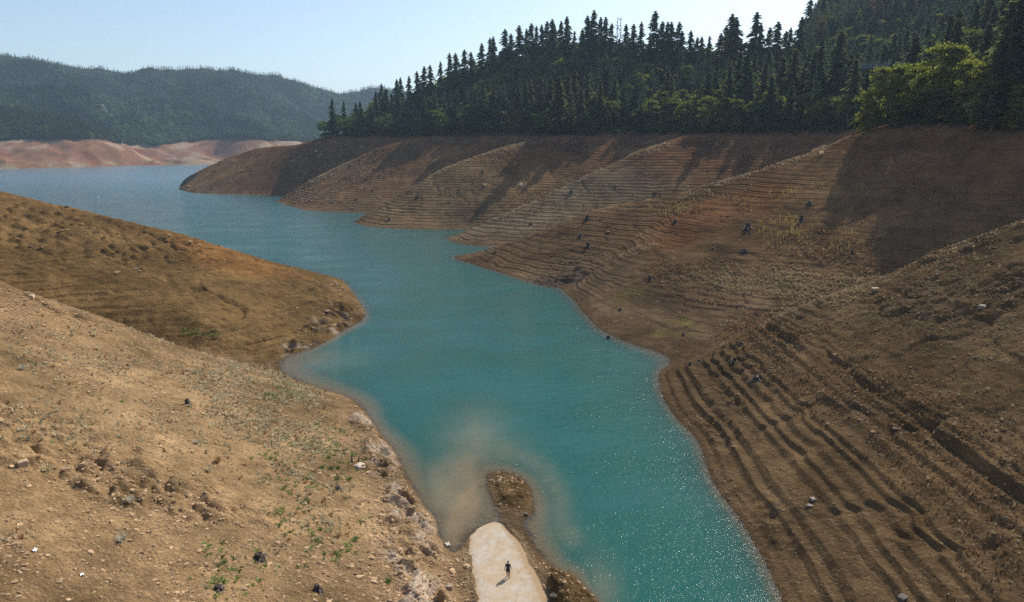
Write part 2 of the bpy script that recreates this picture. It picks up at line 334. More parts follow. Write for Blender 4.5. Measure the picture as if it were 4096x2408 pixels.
def ground(X, Y):
    X = np.asarray(X, float); Y = np.asarray(Y, float)
    t = np.arctan2(X, Y); r = np.hypot(X, Y)
    i = np.clip(np.interp(t, TH, np.arange(NT)), 0, NT - 1.001); j = np.clip(np.interp(r, RR, np.arange(NR)), 0, NR - 1.001)
    i0 = i.astype(int); j0 = j.astype(int); fi = i - i0; fj = j - j0
    return (GZ[j0, i0] * (1 - fi) + GZ[j0, i0 + 1] * fi) * (1 - fj) + (GZ[j0 + 1, i0] * (1 - fi) + GZ[j0 + 1, i0 + 1] * fi) * fj
ELEV = (GZ - CAM_Z) / RG
HOR = np.maximum.accumulate(ELEV, axis=0)
def seen(X, Y, Z, margin=0.0):
    t = np.arctan2(X, Y); r = np.hypot(X, Y)
    i = np.clip(np.rint(np.interp(t, TH, np.arange(NT))).astype(int), 0, NT - 1); j = np.clip(np.searchsorted(RR, r) - 3, 0, NR - 1)
    return (Z - CAM_Z) / r > HOR[j, i] - margin
def hit(px, py, y0=30., y1=3000.):
    a, s = hs(px, py); Y = y0
    while Y < y1:
        if CAM_Z - s * Y <= float(ground(a * Y, Y)): break
        Y *= 1.0006
    return a * Y, Y, float(ground(a * Y, Y))

# ---- soil colours, with some light and shade painted in
def mixc(c, col, m): return c * (1 - m[..., None]) + np.array(col, np.float32) * m[..., None]
def soil(X, Y, Z, DRr):
    n1 = fbm(X, Y, 34, 4, 201); n2 = fbm(X, Y, 7, 4, 211, DRr); n3 = fbm(X, Y, 1.5, 3, 221, DRr); n4 = fbm(X, Y, 90, 3, 231)
    leftw = (1 - sst(-8, 0, X)) * (1 - sst(112, 126, Y)); l2 = (1 - sst(-36, -24, X)) * sst(116, 130, Y) * (1 - sst(300, 360, Y))
    c = np.zeros(X.shape + (3,), np.float32) + np.array((.275, .160, .078), np.float32)
    # height zoning of the drawn-down bank: grey brown low, red high
    c = mixc(c, (.215, .140, .080), (1 - sst(3, 13, Z + 3 * n1)) * .9)
    c = mixc(c, (.255, .122, .062), sst(22, 38, Z + 7 * n1) * .8)
    # horizontal colour bands left by the falling lake
    band = vn(Z * 1.6 + .6 * n2, n1 * .2, 241); c = c * (1 + .16 * band[..., None])
    c = mixc(c, (.37, .238, .122), leftw * (.85 + .2 * n1)); c = mixc(c, (.45, .30, .165), leftw * sst(.15, .9, n2 + .4 * n1) * .42)
    c = mixc(c, (.30, .20, .09), leftw * sst(.1, .8, -n2 + .5 * n4) * .45)
    c = mixc(c, (.21, .126, .050), l2 * .9); c = mixc(c, (.34, .16, .055), l2 * patches(X, Y, [wy(1000,1080,178)[:2] + (20, 12), wy(900,1020,186)[:2] + (18, 10)]) * .6)  # second left spur darkened as shaded, patches near its top brightened as sunlit
    # third and fourth spurs: sandy tan crests
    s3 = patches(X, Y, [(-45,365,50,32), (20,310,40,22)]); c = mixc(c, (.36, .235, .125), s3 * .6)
    c = mixc(c, (.33, .245, .155), patches(X, Y, [(22,303,60,27)]) * .6); c = mixc(c, (.235, .13, .07), patches(X, Y, [(-110,480,75,62)]) * .65)  # this and next line tone spur faces apart, painting in missing shading
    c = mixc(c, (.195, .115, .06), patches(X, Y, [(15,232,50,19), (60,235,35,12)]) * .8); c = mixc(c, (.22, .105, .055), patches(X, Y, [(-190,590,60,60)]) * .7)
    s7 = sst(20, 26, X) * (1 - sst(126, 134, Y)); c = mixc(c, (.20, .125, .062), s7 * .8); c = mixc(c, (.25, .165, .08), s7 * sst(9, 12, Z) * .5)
    rd = patches(X, Y, [wy(2780,900,213)[:2] + (16, 16), wy(2960,880,215)[:2] + (18, 16), wy(2700,1000,200)[:2] + (10, 9)]); c = mixc(c, (.27, .105, .045), rd * .6)
    al = patches(X, Y, [P(2560,1200,2,9,5), P(2790,1290,1.5,7,5), P(2690,1330,1,6,4)]); c = mixc(c, (.24, .21, .055), al * .55 * sst(-.5, .4, n2))
    # pale rock
    rk = np.maximum(patches(X, Y, ROCKL), patches(X, Y, ROCK2) * .75); c = mixc(c, (.52, .42, .33), rk * sst(-.1, .5, n3 + .4 * n2) * .75)
    c = mixc(c, (.13, .10, .075), patches(X, Y, ROCK3) * .7)
    gr = patches(X, Y, [wy(3060,1290,128)[:2] + (12, 7)]); c = mixc(c, (.33, .27, .21), gr * .7)
    # far shore: red earth with pale cream patches and olive flats
    fs = sst(950, 1000, Y); c = mixc(c, (.30, .15, .085), fs)
    c = mixc(c, (.42, .31, .22), fs * .8 * sst(.05, .5, fbm(X, Y, 34, 5, 251, DRr * .6) + .25 * sst(20, 40, Z) - .1)); c = mixc(c, (.34, .30, .17), fs * (1 - sst(4, 12, Z)) * sst(-.2, .4, n1) * .7)
    c = mixc(c, (.26, .09, .05), fs * sst(.1, .5, fbm(X, Y, 45, 4, 261, DRr)) * .7)
    # leaf litter under the woods
    fl = sst(45.5, 49, Z + 1.2 * n2); c = mixc(c, (.055, .045, .025), fl)
    rck = patches(X, Y, [wy(300,350,1760)[:2] + (40, 60), wy(430,380,1730)[:2] + (50, 40)]) * sst(.0, .4, fbm(X, Y, 30, 3, 271)); c = mixc(c, (.42, .38, .36), rck * (Y > 1000))
    c = c * (1 + .22 * n2[..., None] + .16 * n3[..., None])
    # damp strip at the waterline, silt below it
    wet = 1 - sst(.03, .22, Z + .08 * n2); c = mixc(c, (.15, .10, .055), wet * .6)
    c = mixc(c, (.38, .26, .13), (1 - sst(-.12, -.0, Z)) * .9)
    # mounds beside the road are dark earth
    mo = np.clip((1 - sst(9, 10.5, X)) * sst(3.0, 4.0, X) * (Y < 60.5) + patches(X, Y, [(.2,75,3.6,7.5)]), 0, 1) * sst(.05, .3, Z)
    c = mixc(c, (.20, .125, .05), mo * .8); c = mixc(c, (.09, .06, .03), mo * sst(.15, .5, fbm(X, Y, 1.6, 3, 281)) * .8)
    mar = (1 - sst(.2, 1.2, np.abs(X - roadc(Y)) - roadw(Y))) * (Y < 69.5) * sst(0, .1, Z) * (1 - mo); c = mixc(c, (.42, .29, .16), mar * .6)
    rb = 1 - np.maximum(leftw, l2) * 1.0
    c = c * (1 - .2 * rb * (Y < 1000) * (Z > 0))[..., None]  # right bank darkened in colour for its grazing light
    return np.clip(c * np.array([.86, .86, .83], np.float32), .01, .8)
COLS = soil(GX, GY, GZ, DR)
TERR = (1.15 * sst(.1, .8, GZ) * (1 - sst(40, 46, GZ)) * np.clip(DR / .45 - .35, .28, 1) * (GY < 900) * np.clip(.6 + .5 * fbm(GX, GY, 40, 3, 21), .15, 1) * (1 - .8 * patches(GX, GY, ROCK2 + ROCK3 + SCREE))).astype(np.float32)
idx = np.arange(NT * NR).reshape(NR, NT)
FQ = np.stack([idx[:-1, :-1], idx[:-1, 1:], idx[1:, 1:], idx[1:, :-1]], -1).reshape(-1, 4)

# ---- node helper
class NT_:
    def __init__(s, name):
        s.m = bpy.data.materials.new(name); s.m.use_nodes = True; s.t = s.m.node_tree; s.t.nodes.clear()
        s.out = s.t.nodes.new('ShaderNodeOutputMaterial')
    def n(s, typ, **kw):
        x = s.t.nodes.new(typ)
        ins = kw.pop('i', {})
        for k, v in kw.items(): setattr(x, k, v)
        for k, v in ins.items():
            sock = x.inputs[k]
            if isinstance(v, bpy.types.NodeSocket): s.t.links.new(v, sock)
            else: sock.default_value = v
        return x
    def math(s, op, a, b=0.0, c=0.0):
        return s.n('ShaderNodeMath', operation=op, i={0: a, 1: b, 2: c}).outputs[0]
    def mix(s, f, a, b, blend='MIX'):
        x = s.t.nodes.new('ShaderNodeMix'); x.data_type = 'RGBA'; x.blend_type = blend
        for k, v in ((0, f), (6, a), (7, b)):
            if isinstance(v, bpy.types.NodeSocket): s.t.links.new(v, x.inputs[k])
            else: x.inputs[k].default_value = v if k == 0 else (tuple(v) + (1,))[:4]
        return x.outputs[2]
    def ramp(s, f, stops):
        r = s.t.nodes.new('ShaderNodeValToRGB'); s.t.links.new(f, r.inputs[0])
        e = r.color_ramp.elements
        while len(e) < len(stops): e.new(.5)
        for k, (p, c) in enumerate(stops): e[k].position = p; e[k].color = (tuple(c) + (1,))[:4] if hasattr(c, '__len__') else (c, c, c, 1)
        return r.outputs[0]
    def noise(s, vec, scale, detail=4, rough=.6, dim='3D'):
        return s.n('ShaderNodeTexNoise', noise_dimensions=dim, i={'Vector': vec, 'Scale': scale, 'Detail': detail, 'Roughness': rough}).outputs[0]
    def surf(s, sh): s.t.links.new(sh, s.out.inputs[0]); return s.m

def ground_mat():
    b = NT_('bare_earth'); pos = b.n('ShaderNodeNewGeometry').outputs['Position']
    tint = b.n('ShaderNodeAttribute', attribute_name='tint').outputs['Color']
    terr = b.n('ShaderNodeAttribute', attribute_name='bench').outputs['Fac']
    n1 = b.noise(pos, 3.2, 5, .7); n2 = b.noise(pos, 9.0, 3, .6); n3 = b.noise(pos, .35, 5, .65)
    vor = b.n('ShaderNodeTexVoronoi', i={'Vector': pos, 'Scale': 3.4}); vc = vor.outputs['Color']
    col = b.mix(1.0, tint, b.ramp(n1, [(.25, .62), (.5, .98), (.75, 1.4)]), 'MULTIPLY')
    col = b.mix(1.0, col, b.ramp(n3, [(.3, .75), (.7, 1.25)]), 'MULTIPLY')
    col = b.mix(1.0, col, b.ramp(b.noise(pos, .045, 7, .68), [(.32, .68), (.68, 1.32)]), 'MULTIPLY')
    stone = b.ramp(b.n('ShaderNodeSeparateColor', i={0: vc}).outputs[0], [(.80, 0.0), (.86, 1.0)])
    near_st = b.math('MULTIPLY', stone, b.ramp(vor.outputs['Distance'], [(.25, 1.0), (.42, 0.0)]))
    col = b.mix(b.math('MULTIPLY', near_st, .5), col, b.mix(.55, col, (.55, .45, .33)))
    sep = b.n('ShaderNodeSeparateXYZ', i={0: pos})
    # benches as fine steps in height
    warp = b.math('MULTIPLY_ADD', b.noise(pos, .07, 3, .5), 2.0, sep.outputs['Z'])
    def steps(per):
        fr = b.math('FRACT', b.math('DIVIDE', warp, per))
        st = b.math('ADD', b.math('MULTIPLY', b.math('MINIMUM', fr, .7), -.8), b.math('MULTIPLY', b.math('MAXIMUM', b.math('SUBTRACT', fr, .7), 0.0), 1.867))
        return b.math('MULTIPLY', st, per)
    h = b.math('MULTIPLY', b.math('ADD', b.math('MULTIPLY', steps(1.3), .8), b.math('MULTIPLY', steps(.62), .9)), terr)
    hh = b.math('ADD', b.math('MULTIPLY', n1, .26), b.math('MULTIPLY', n2, .08))
    hh = b.math('ADD', hh, b.math('MULTIPLY', b.noise(pos, .9, 5, .65), .7))
    hh = b.math('ADD', hh, b.math('MULTIPLY', near_st, .07))
    bump = b.n('ShaderNodeBump', i={'Strength': 1.0, 'Distance': 1.0, 'Height': b.math('ADD', hh, b.math('MULTIPLY', h, 1.05))})
    d = b.n('ShaderNodeBsdfDiffuse', i={'Color': col, 'Roughness': .6, 'Normal': bump.outputs[0]})
    return b.surf(d.outputs[0])
M_GROUND = ground_mat()
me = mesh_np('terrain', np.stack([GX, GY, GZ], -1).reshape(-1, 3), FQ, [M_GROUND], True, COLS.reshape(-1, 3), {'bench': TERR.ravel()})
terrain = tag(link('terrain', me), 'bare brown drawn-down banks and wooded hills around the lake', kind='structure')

# ---------------------------------------------------------------- water
def water_mat():
    b = NT_('lake_water'); pos = b.n('ShaderNodeNewGeometry').outputs['Position']
    dep = b.n('ShaderNodeAttribute', attribute_name='depth').outputs['Fac']; silt = b.n('ShaderNodeAttribute', attribute_name='silt').outputs['Fac']
    mp = b.n('ShaderNodeMapping', i={'Vector': pos, 'Rotation': (0, 0, R(-12)), 'Scale': (.55, 1.0, 1.0)}).outputs[0]
    w1 = b.noise(mp, .62, 3, .55); w2 = b.noise(mp, 2.6, 3, .6); w3 = b.noise(mp, .07, 3, .5); w4 = b.noise(mp, 5.0, 2, .6)
    gust = b.ramp(w3, [(.32, .55), (.68, 1.5)])
    h = b.math('ADD', b.math('MULTIPLY', w1, .20), b.math('ADD', b.math('MULTIPLY', w2, .13), b.math('MULTIPLY', w4, .045)))
    bump = b.n('ShaderNodeBump', i={'Strength': 1.0, 'Distance': 1.0, 'Height': b.math('MULTIPLY', h, gust)})
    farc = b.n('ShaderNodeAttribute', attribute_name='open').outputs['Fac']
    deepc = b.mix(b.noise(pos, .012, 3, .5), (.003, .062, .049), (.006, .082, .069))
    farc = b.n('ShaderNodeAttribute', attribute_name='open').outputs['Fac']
    deepc = b.mix(farc, deepc, (.018, .105, .138))  # sky reflection on far water painted in as a bluer body colour
    body = b.mix(silt, deepc, (.29, .198, .10))
    T = b.math('EXPONENT', b.math('MULTIPLY', dep, b.math('MULTIPLY_ADD', silt, -1.0, -1.9)))
    diff = b.n('ShaderNodeBsdfDiffuse', i={'Color': body})
    tr = b.n('ShaderNodeBsdfTransparent', i={'Color': b.mix(T, (.55, .75, .62), (1, 1, 1))})
    m1 = b.n('ShaderNodeMixShader', i={0: T, 1: diff.outputs[0], 2: tr.outputs[0]})
    gl = b.n('ShaderNodeBsdfGlossy', i={'Color': (1, 1, 1, 1), 'Roughness': b.math('MULTIPLY_ADD', farc, .16, .035), 'Normal': bump.outputs[0]})
    fr = b.n('ShaderNodeFresnel', i={'IOR': 1.333, 'Normal': bump.outputs[0]})
    m2 = b.n('ShaderNodeMixShader', i={0: fr.outputs[0], 1: m1.outputs[0], 2: gl.outputs[0]})
    return b.surf(m2.outputs[0])
wt = np.radians(np.linspace(-72, 72, 620)); wr = [8.0]
while wr[-1] < 2300: wr.append(wr[-1] * 1.0 + max(.25, .009 * wr[-1]))
wr = np.array(wr); WT, WR = np.meshgrid(wt, wr); WX = WR * np.sin(WT); WY = WR * np.cos(WT)
WD = np.maximum(0, -ground(WX, WY))
def silt_f(X, Y):
    n = fbm(X, Y, 7, 3, 301)
    X0, Y0 = X, Y; X = X + .9 * fbm(X0, Y0, 9, 3, 311); Y = Y + 1.5 * fbm(X0, Y0, 12, 3, 321)
    s = 0 * X
    for x, y, rx, ry, k in [(-5.5,73,6,16,1.0), (-6,64,5,9,1), *[(a, b, 2.4, 3.0, .2) for a, b in ((-1.5,85), (.5,85), (1.8,83.5), (2.9,81.5), (3.5,79), (4.0,76.5), (4.4,74), (4.8,71.5), (5.2,69), (5.3,66.5))], (-5.5,90,6,15,.28), (8.2,55,2.4,9,.25), (-43,126,13,9,.35), (-2.5,86,5,10,.25)]:
        s = np.maximum(s, k * np.exp(-(((X - x) / rx) ** 2 + ((Y - y) / ry) ** 2) * 1.6))
    s = s * np.clip(.92 + .28 * fbm(X0 * 1.6, Y0 * .6, 5, 4, 331), .5, 1.15)
    edge = (1 - sst(.1, 1.2, WD)) * .45 * (X0 < 10) * (1 - sst(130, 220, Y)) + (1 - sst(.02, .5, WD)) * .3
    return np.clip(np.maximum(s, edge), 0, .9)
wi = np.arange(WX.size).reshape(WX.shape); wq = np.stack([wi[:-1, :-1], wi[:-1, 1:], wi[1:, 1:], wi[1:, :-1]], -1).reshape(-1, 4)
zc = np.stack([ground(WX, WY)[a, b] for a, b in ((slice(0, -1), slice(0, -1)), (slice(0, -1), slice(1, None)), (slice(1, None), slice(1, None)), (slice(1, None), slice(0, -1)))]).min(0).ravel()
me = mesh_np('water', np.stack([WX, WY, 0 * WX], -1).reshape(-1, 3), wq[zc < .6], [water_mat()], True, None,
             {'depth': WD, 'silt': silt_f(WX, WY), 'open': sst(150, 900, WY)})
tag(link('water', me), 'teal green reservoir water with sun sparkles', kind='structure')
# ---------------------------------------------------------------- vegetation
def leaf_mat(name, a, b_, trans=.42, vary=.5, warm=(1.5, 1.5, .7)):
    b = NT_(name); pos = b.n('ShaderNodeNewGeometry').outputs['Position']
    rnd = b.n('ShaderNodeObjectInfo').outputs['Random']
    tint = b.n('ShaderNodeAttribute', attribute_name='tint').outputs['Color']
    col = b.mix(rnd, a, b_)
    col = b.mix(1.0, col, tint, 'MULTIPLY')
    col = b.mix(1.0, col, b.ramp(b.noise(pos, .45, 3, .6), [(.3, 1 - vary * .6), (.7, 1 + vary)]), 'MULTIPLY')
    d = b.n('ShaderNodeBsdfDiffuse', i={'Color': col}); t = b.n('ShaderNodeBsdfTranslucent', i={'Color': b.mix(.5, col, b.mix(1.0, col, warm, 'MULTIPLY'))})
    m = b.n('ShaderNodeMixShader', i={0: trans, 1: d.outputs[0], 2: t.outputs[0]})
    return b.surf(m.outputs[0])
def plain(name, col, noise_scale=6, amt=.4, rough=.9, bump=.02):
    b = NT_(name); pos = b.n('ShaderNodeTexCoord').outputs['Object']
    n = b.noise(pos, noise_scale, 4, .65)
    c = b.mix(1.0, col, b.ramp(n, [(.25, 1 - amt), (.75, 1 + amt)]), 'MULTIPLY')
    p = b.n('ShaderNodeBsdfPrincipled', i={'Base Color': c, 'Roughness': rough, 'Normal': b.n('ShaderNodeBump', i={'Strength': .7, 'Distance': bump, 'Height': n}).outputs[0]})
    return b.surf(p.outputs[0])
M_FIR = leaf_mat('fir_needles', (.044, .074, .045), (.080, .094, .050))
M_OAK = leaf_mat('oak_leaves', (.075, .108, .028), (.135, .145, .036), .5, .5)
M_BARK = plain('bark', (.10, .075, .055), 3, .4)
M_WOOD = leaf_mat('mixed_foliage', (1, 1, 1), (1, 1, 1))

def tris(P0, ex, ey):      # centre, two half-axis vectors -> triangles
    V = np.stack([P0 - ex * .9 - ey * .6, P0 + ex - ey * .5, P0 + ey * 1.1], 1).reshape(-1, 3)
    return V
def cyl_path(pts, rad, n=6):
    V = []; Fc = []
    for (x, y, z), r in zip(pts, rad):
        for k in range(n): V.append((x + r * math.cos(k * 2 * math.pi / n), y + r * math.sin(k * 2 * math.pi / n), z))
    for j in range(len(pts) - 1):
        for k in range(n):
            a = j * n + k; b = j * n + (k + 1) % n; c = a + n; d = b + n
            Fc += [(a, b, d), (a, d, c)]
    return V, Fc
def conifer(seed, H=30., Rm=4.0, base=.14, whorls=38, nb=6, per=7, spread=1., shape=.85, size=1.0):
    g = np.random.default_rng(seed); C = []; EX = []; EY = []
    lean = g.normal(0, .012, 2)
    for i in range(whorls):
        t = base + (1 - base) * (i + g.random() * .7) / whorls; h = H * t
        l0 = Rm * (1 - t) ** shape * (1.0 if t > base + .12 else .55 + 3.2 * (t - base)) + .25
        gapm = .5 if g.random() < .14 else g.uniform(.72, 1.18)
        ph = i * .35 + seed
        for k in range(nb):
            if g.random() < .12: continue
            a = g.random() * 2 * math.pi; l = l0 * g.uniform(.5, 1.3) * gapm * (1 + .28 * math.sin(a + ph) + .15 * math.sin(2.3 * a - ph))
            d = np.array([math.cos(a), math.sin(a), 0]); sd = np.array([-d[1], d[0], 0])
            m = max(2, int(per * (.35 + .65 * l / Rm)))
            for q in range(m):
                tt = (q + .6 + g.random() * .5) / m
                z = h + l * (.22 * tt - .42 * tt * tt) + g.normal(0, .12)
                p = d * l * tt + np.array([lean[0] * h, lean[1] * h, z]) + sd * g.normal(0, .16 * l * (1.15 - tt) + .12)
                s = size * g.uniform(.26, .55) * (1 + .12 * l)
                tw = g.normal(0, .5)
                ex = (sd * math.cos(tw) + np.array([0, 0, 1]) * math.sin(tw)) * s
                ey = (d * .95 + np.array([0, 0, g.uniform(-.6, .05)])) * s * 1.25
                C.append(p); EX.append(ex); EY.append(ey)
    V = tris(np.array(C), np.array(EX), np.array(EY)); n = len(C)
    return V, np.arange(3 * n).reshape(-1, 3), lean
def broadleaf(seed, H=18., Rm=6., lobes=16, per=150, size=.42, low=.25):
    g = np.random.default_rng(seed); Cs = []; N = []
    limbs = []
    for k in range(lobes):
        t = g.uniform(low, .93); a = g.random() * 2 * math.pi
        rr = Rm * math.sin(math.pi * min(1, (t - low * .6) / (1.08 - low * .6))) ** .7 * g.uniform(.25, .8)
        c = np.array([math.cos(a) * rr, math.sin(a) * rr, H * t]); r = Rm * g.uniform(.24, .42)
        limbs.append(c)
        m = int(per * (r / (Rm * .33)) ** 2)
        u = g.normal(size=(m, 3)); u /= np.linalg.norm(u, axis=1)[:, None]; u[:, 2] = np.where(u[:, 2] < -.2, -u[:, 2] * .5, u[:, 2])
        rad = r * (1 + .25 * g.normal(size=m)) * g.uniform(.45, 1, m) ** .4
        P0 = c + u * rad[:, None] * np.array([1.1, 1.1, .78]); Cs.append(P0); N.append(u)
    P0 = np.concatenate(Cs); N = np.concatenate(N); n = len(P0)
    N = N + g.normal(0, .55, N.shape); N /= np.linalg.norm(N, axis=1)[:, None]
    A = np.cross(N, g.normal(size=(n, 3))); A /= np.linalg.norm(A, axis=1)[:, None]; B = np.cross(N, A)
    s = (size * g.uniform(.55, 1.3, n))[:, None]
    return tris(P0, A * s, B * s), np.arange(3 * n).reshape(-1, 3), limbs
def tree_meshes(kind, seed, **kw):
    g = np.random.default_rng(seed + 999)
    if kind == 'fir':
        V, Fc, lean = conifer(seed, **kw); H = kw.get('H', 30.)
        tv, tf = cyl_path([(lean[0] * H * t, lean[1] * H * t, H * t - 1.2 * (t == 0)) for t in (0, .1, .5, .98)], [.48, .36, .2, .03])
        for k in range(9):      # bare dead limbs low on the trunk
            a = g.random() * 6.28; h = H * g.uniform(.05, .2); l = g.uniform(.8, 1.8)
            v, f = cyl_path([(0, 0, h), (math.cos(a) * l, math.sin(a) * l, h - .1 * l)], [.06, .02], 3); f = [tuple(i + len(tv) for i in q) for q in f]; tv += v; tf += f
        m = M_FIR
    else:
        V, Fc, limbs = broadleaf(seed, **kw); H = kw.get('H', 18.)
        tv, tf = cyl_path([(0, 0, -1), (.1, .1, H * .15), (.2, .0, H * .4), (.1, .1, H * .8)], [.42, .32, .22, .05])
        for c in limbs:
            z0 = max(H * .12, c[2] * .55); v, f = cyl_path([(.1, .05, z0), tuple((c * .55 + np.array([0, 0, z0 * .2]))), tuple(c)], [.14, .09, .03], 4)
            f = [tuple(i + len(tv) for i in q) for q in f]; tv += v; tf += f
        m = M_OAK
    tint = np.repeat(g.uniform(.72, 1.3, (len(V) // 3, 1)) * np.array([[1, 1, 1]]) + g.normal(0, .05, (len(V) // 3, 3)), 3, axis=0)
    cm = mesh_np(kind + '_crown', V, Fc, [m], False, tint); tm = mesh_np(kind + '_trunk', np.array(tv), np.array(tf), [M_BARK])
    return cm, tm, H
FIRS = [tree_meshes('fir', 10 + k, H=30., size=1.55, Rm=r, base=b, shape=s, nb=nb, whorls=wh) for k, (r, b, s, nb, wh) in enumerate(
    [(5.4,.08,.62,8,40), (4.8,.12,.56,8,40), (6.2,.06,.7,8,38), (4.4,.18,.46,7,38), (5.6,.22,.45,7,34), (5.2,.06,.58,8,40), (5.2,.3,.38,7,30)])]
SPARSE = [tree_meshes('fir', 30, H=30., Rm=3.0, base=.3, shape=.6, nb=3, whorls=30, per=5)]
OAKS = [tree_meshes('oak', 50 + k, H=h, Rm=r, lobes=n, low=lo) for k, (h, r, n, lo) in enumerate([(16,5.5,16,.25), (18,5.,18,.2), (14,6,15,.25), (20,5.5,20,.2), (15,4.5,14,.15)])]
M_OAK0 = M_OAK; M_OAK = leaf_mat('bright_leaves', (.15, .175, .035), (.19, .19, .045), .55, .5)
BIGOAK = [tree_meshes('oak', 70 + k, H=26., Rm=6.5, lobes=34, per=230, size=.36, low=.1) for k in range(2)]

M_OAK = M_OAK0
def envelope(px): return np.interp(px, [1280,1400,1500,1600,1700,1830,2000,2150,2350,2500,2650,2800,3000,3150,3230,3290,3400], [440,420,385,330,295,245,185,150,140,140,165,165,165,150,80,-60,-400])
envelope0 = envelope
ax = np.array([h[0] / h[1] for h in HC]); hy = np.array([h[1] for h in HC])
def crest_at(px, back=0):
    a, _ = hs(px, 300); Y = float(np.interp(a, ax, hy)) + back
    return a * Y, Y
TREES = []      # (kind, x, y, height, width factor, label or None)
SKYT = [(1600,545),(1583,580)]
sky1 = [(400,600,1),(510,570,0),(545,555,1),(600,545,1),(665,510,0),(710,475,0),(760,465,0),(830,440,1),(900,380,1),(945,380,0),(1005,355,0),(1055,370,0),(1125,310,0),(1190,270,1),(1215,260,1),(1295,205,0),(1400,180,0),(1445,205,1),(1480,165,0),(1520,185,1),(1590,150,0),(1635,135,0),(1690,150,0),(1740,115,0),(1845,205,0),(1885,110,0),(1920,70,0),(1970,120,0),(2005,120,0),(2050,165,0),(2090,115,2),(2115,115,2),(2160,170,0),(2210,170,0),(2265,155,1),(2355,75,0),(2410,150,0),(2445,155,0),(2480,155,0),(1340,240,0),(1560,175,1),(1790,220,1),(1650,170,1)]
sky2 = [(15,155,0),(45,220,0),(110,215,0),(150,265,0),(190,260,0),(240,255,1),(315,235,0),(360,180,0),(400,95,0),(430,120,0),(565,85,0),(605,160,1),(660,195,0),(720,150,0),(780,220,0),(815,195,1),(880,120,0)]
for x, y, k in sky1: TREES.append(('fir' if k < 2 else 'sparse', *crest_at(1300 + .5558 * x, random.uniform(-12, 6)), ('top', .5558 * y), None, (1.0, .8, .7)[k]))
for x, y, k in sky2: TREES.append(('fir', *crest_at(2696 + .5558 * x, random.uniform(-12, 6)), ('top', .5558 * y), None, (1.05, .8)[k]))
for px in range(1480, 3240, 19): TREES.append(('fir' if random.random() < .75 else 'oak', *crest_at(px + random.uniform(-12, 12), random.uniform(0, 34)), ('top', envelope0(px) + random.choice((8, 25, 50, 75)) + random.uniform(-8, 20)), None, random.uniform(.8, 1.2)))
for px, top, Y, k, wd, lab in [
    (1325,395,600,'fir',.85,'lone dark fir standing at the left tip of the wooded hill, above the water'),
    (3243,-6,560,'fir',1.0,'tall fir cut by the top of the picture, leftmost on the high mountain'),
    (3300,-20,560,'fir',1.1,None),
    (3364,120,330,'fir',1.0,'slender grey green fir rising left of the bridge'),
    (3293,151,345,'fir',.9,'dense fir just left of the slender fir beside the bridge'),
    (3430,233,300,'fir',.9,'small fir in front of the left end of the bridge'),
    (3577,212,312,'fir',.75,'small fir standing in front of the middle of the bridge'),
    (3670,135,300,'fir',1.35,'broad dark fir behind the leafy trees, right of the bridge'),
    (3729,157,290,'fir',.9,None), (3755,230,250,'fir',.8,None), (3966,88,235,'fir',1.0,None), (3900,70,300,'fir',1.1,None), (3990,20,280,'fir',1.1,None),
    (4060,-20,200,'fir',1.0,'tallest dark conifer at the right edge, reaching the top of the picture'), (4110,-60,195,'fir',1.0,None), (4030,90,190,'fir',.9,None), (4160,-30,205,'fir',1.0,None), (3850,60,330,'fir',1.1,None), (3790,90,340,'fir',1.1,None),
    (3475,350,226,'bigoak',.9,'leftmost leafy tree at the top of the long bare crest, low branches to the ground'),
    (3535,257,228,'bigoak',1.05,'sunlit leafy tree in front of the right end of the bridge'),
    (3612,242,226,'bigoak',1.1,'rounded sunlit leafy tree, second highest crown in front of the bridge'),
    (3681,255,222,'bigoak',1.0,None), (3783,160,215,'bigoak',1.1,'tallest yellow green leafy tree above the bare bank'),
    (3831,166,213,'bigoak',1.1,None), (3886,219,205,'bigoak',1.05,None), (3948,237,198,'bigoak',1.0,None), (4010,260,192,'bigoak',.9,None), (3730,330,212,'oak',1.2,None), (3830,380,204,'oak',1.2,None), (3920,400,195,'oak',1.2,None), (3590,400,220,'oak',1.2,None), (4080,330,186,'bigoak',1,None), (3480,470,226,'oak',.9,None), (4150,300,184,'bigoak',1,None)]:
    a, _ = hs(px, top); TREES.append((k, a * Y, Y, ('top', top), lab, wd))
# fill the hillside
pts = [(t[1], t[2]) for t in TREES]
def try_fill(n, xr, yr, zmin, zmax, sp, okf, seed):
    g = np.random.default_rng(seed); X = g.uniform(*xr, n); Y = g.uniform(*yr, n); Z = ground(X, Y); out = []
    ok = (Z > zmin) & (Z < zmax) & okf(X, Y, Z); cell = {}
    for x, y in pts: cell.setdefault((int(x // sp), int(y // sp)), []).append((x, y))
    for x, y, z in zip(X[ok], Y[ok], Z[ok]):
        ci, cj = int(x // sp), int(y // sp)
        if any((x - a) ** 2 + (y - b) ** 2 < sp * sp for i in (-1, 0, 1) for j in (-1, 0, 1) for a, b in cell.get((ci + i, cj + j), ())): continue
        cell.setdefault((ci, cj), []).append((x, y)); out.append((x, y, z))
    return out
cand = try_fill(26000, (-190, 330), (150, 640), 45.6, 400, 5.6, lambda X, Y, Z: (X / Y > -.31) & (X / Y < .86) & (Y < np.interp(X / Y, ax, hy) + 25 + 400 * (X / Y > .4)), 5)
g = np.random.default_rng(77)
onum = fbm(np.array([c[0] for c in cand]), np.array([c[1] for c in cand]), 45, 3, 401)
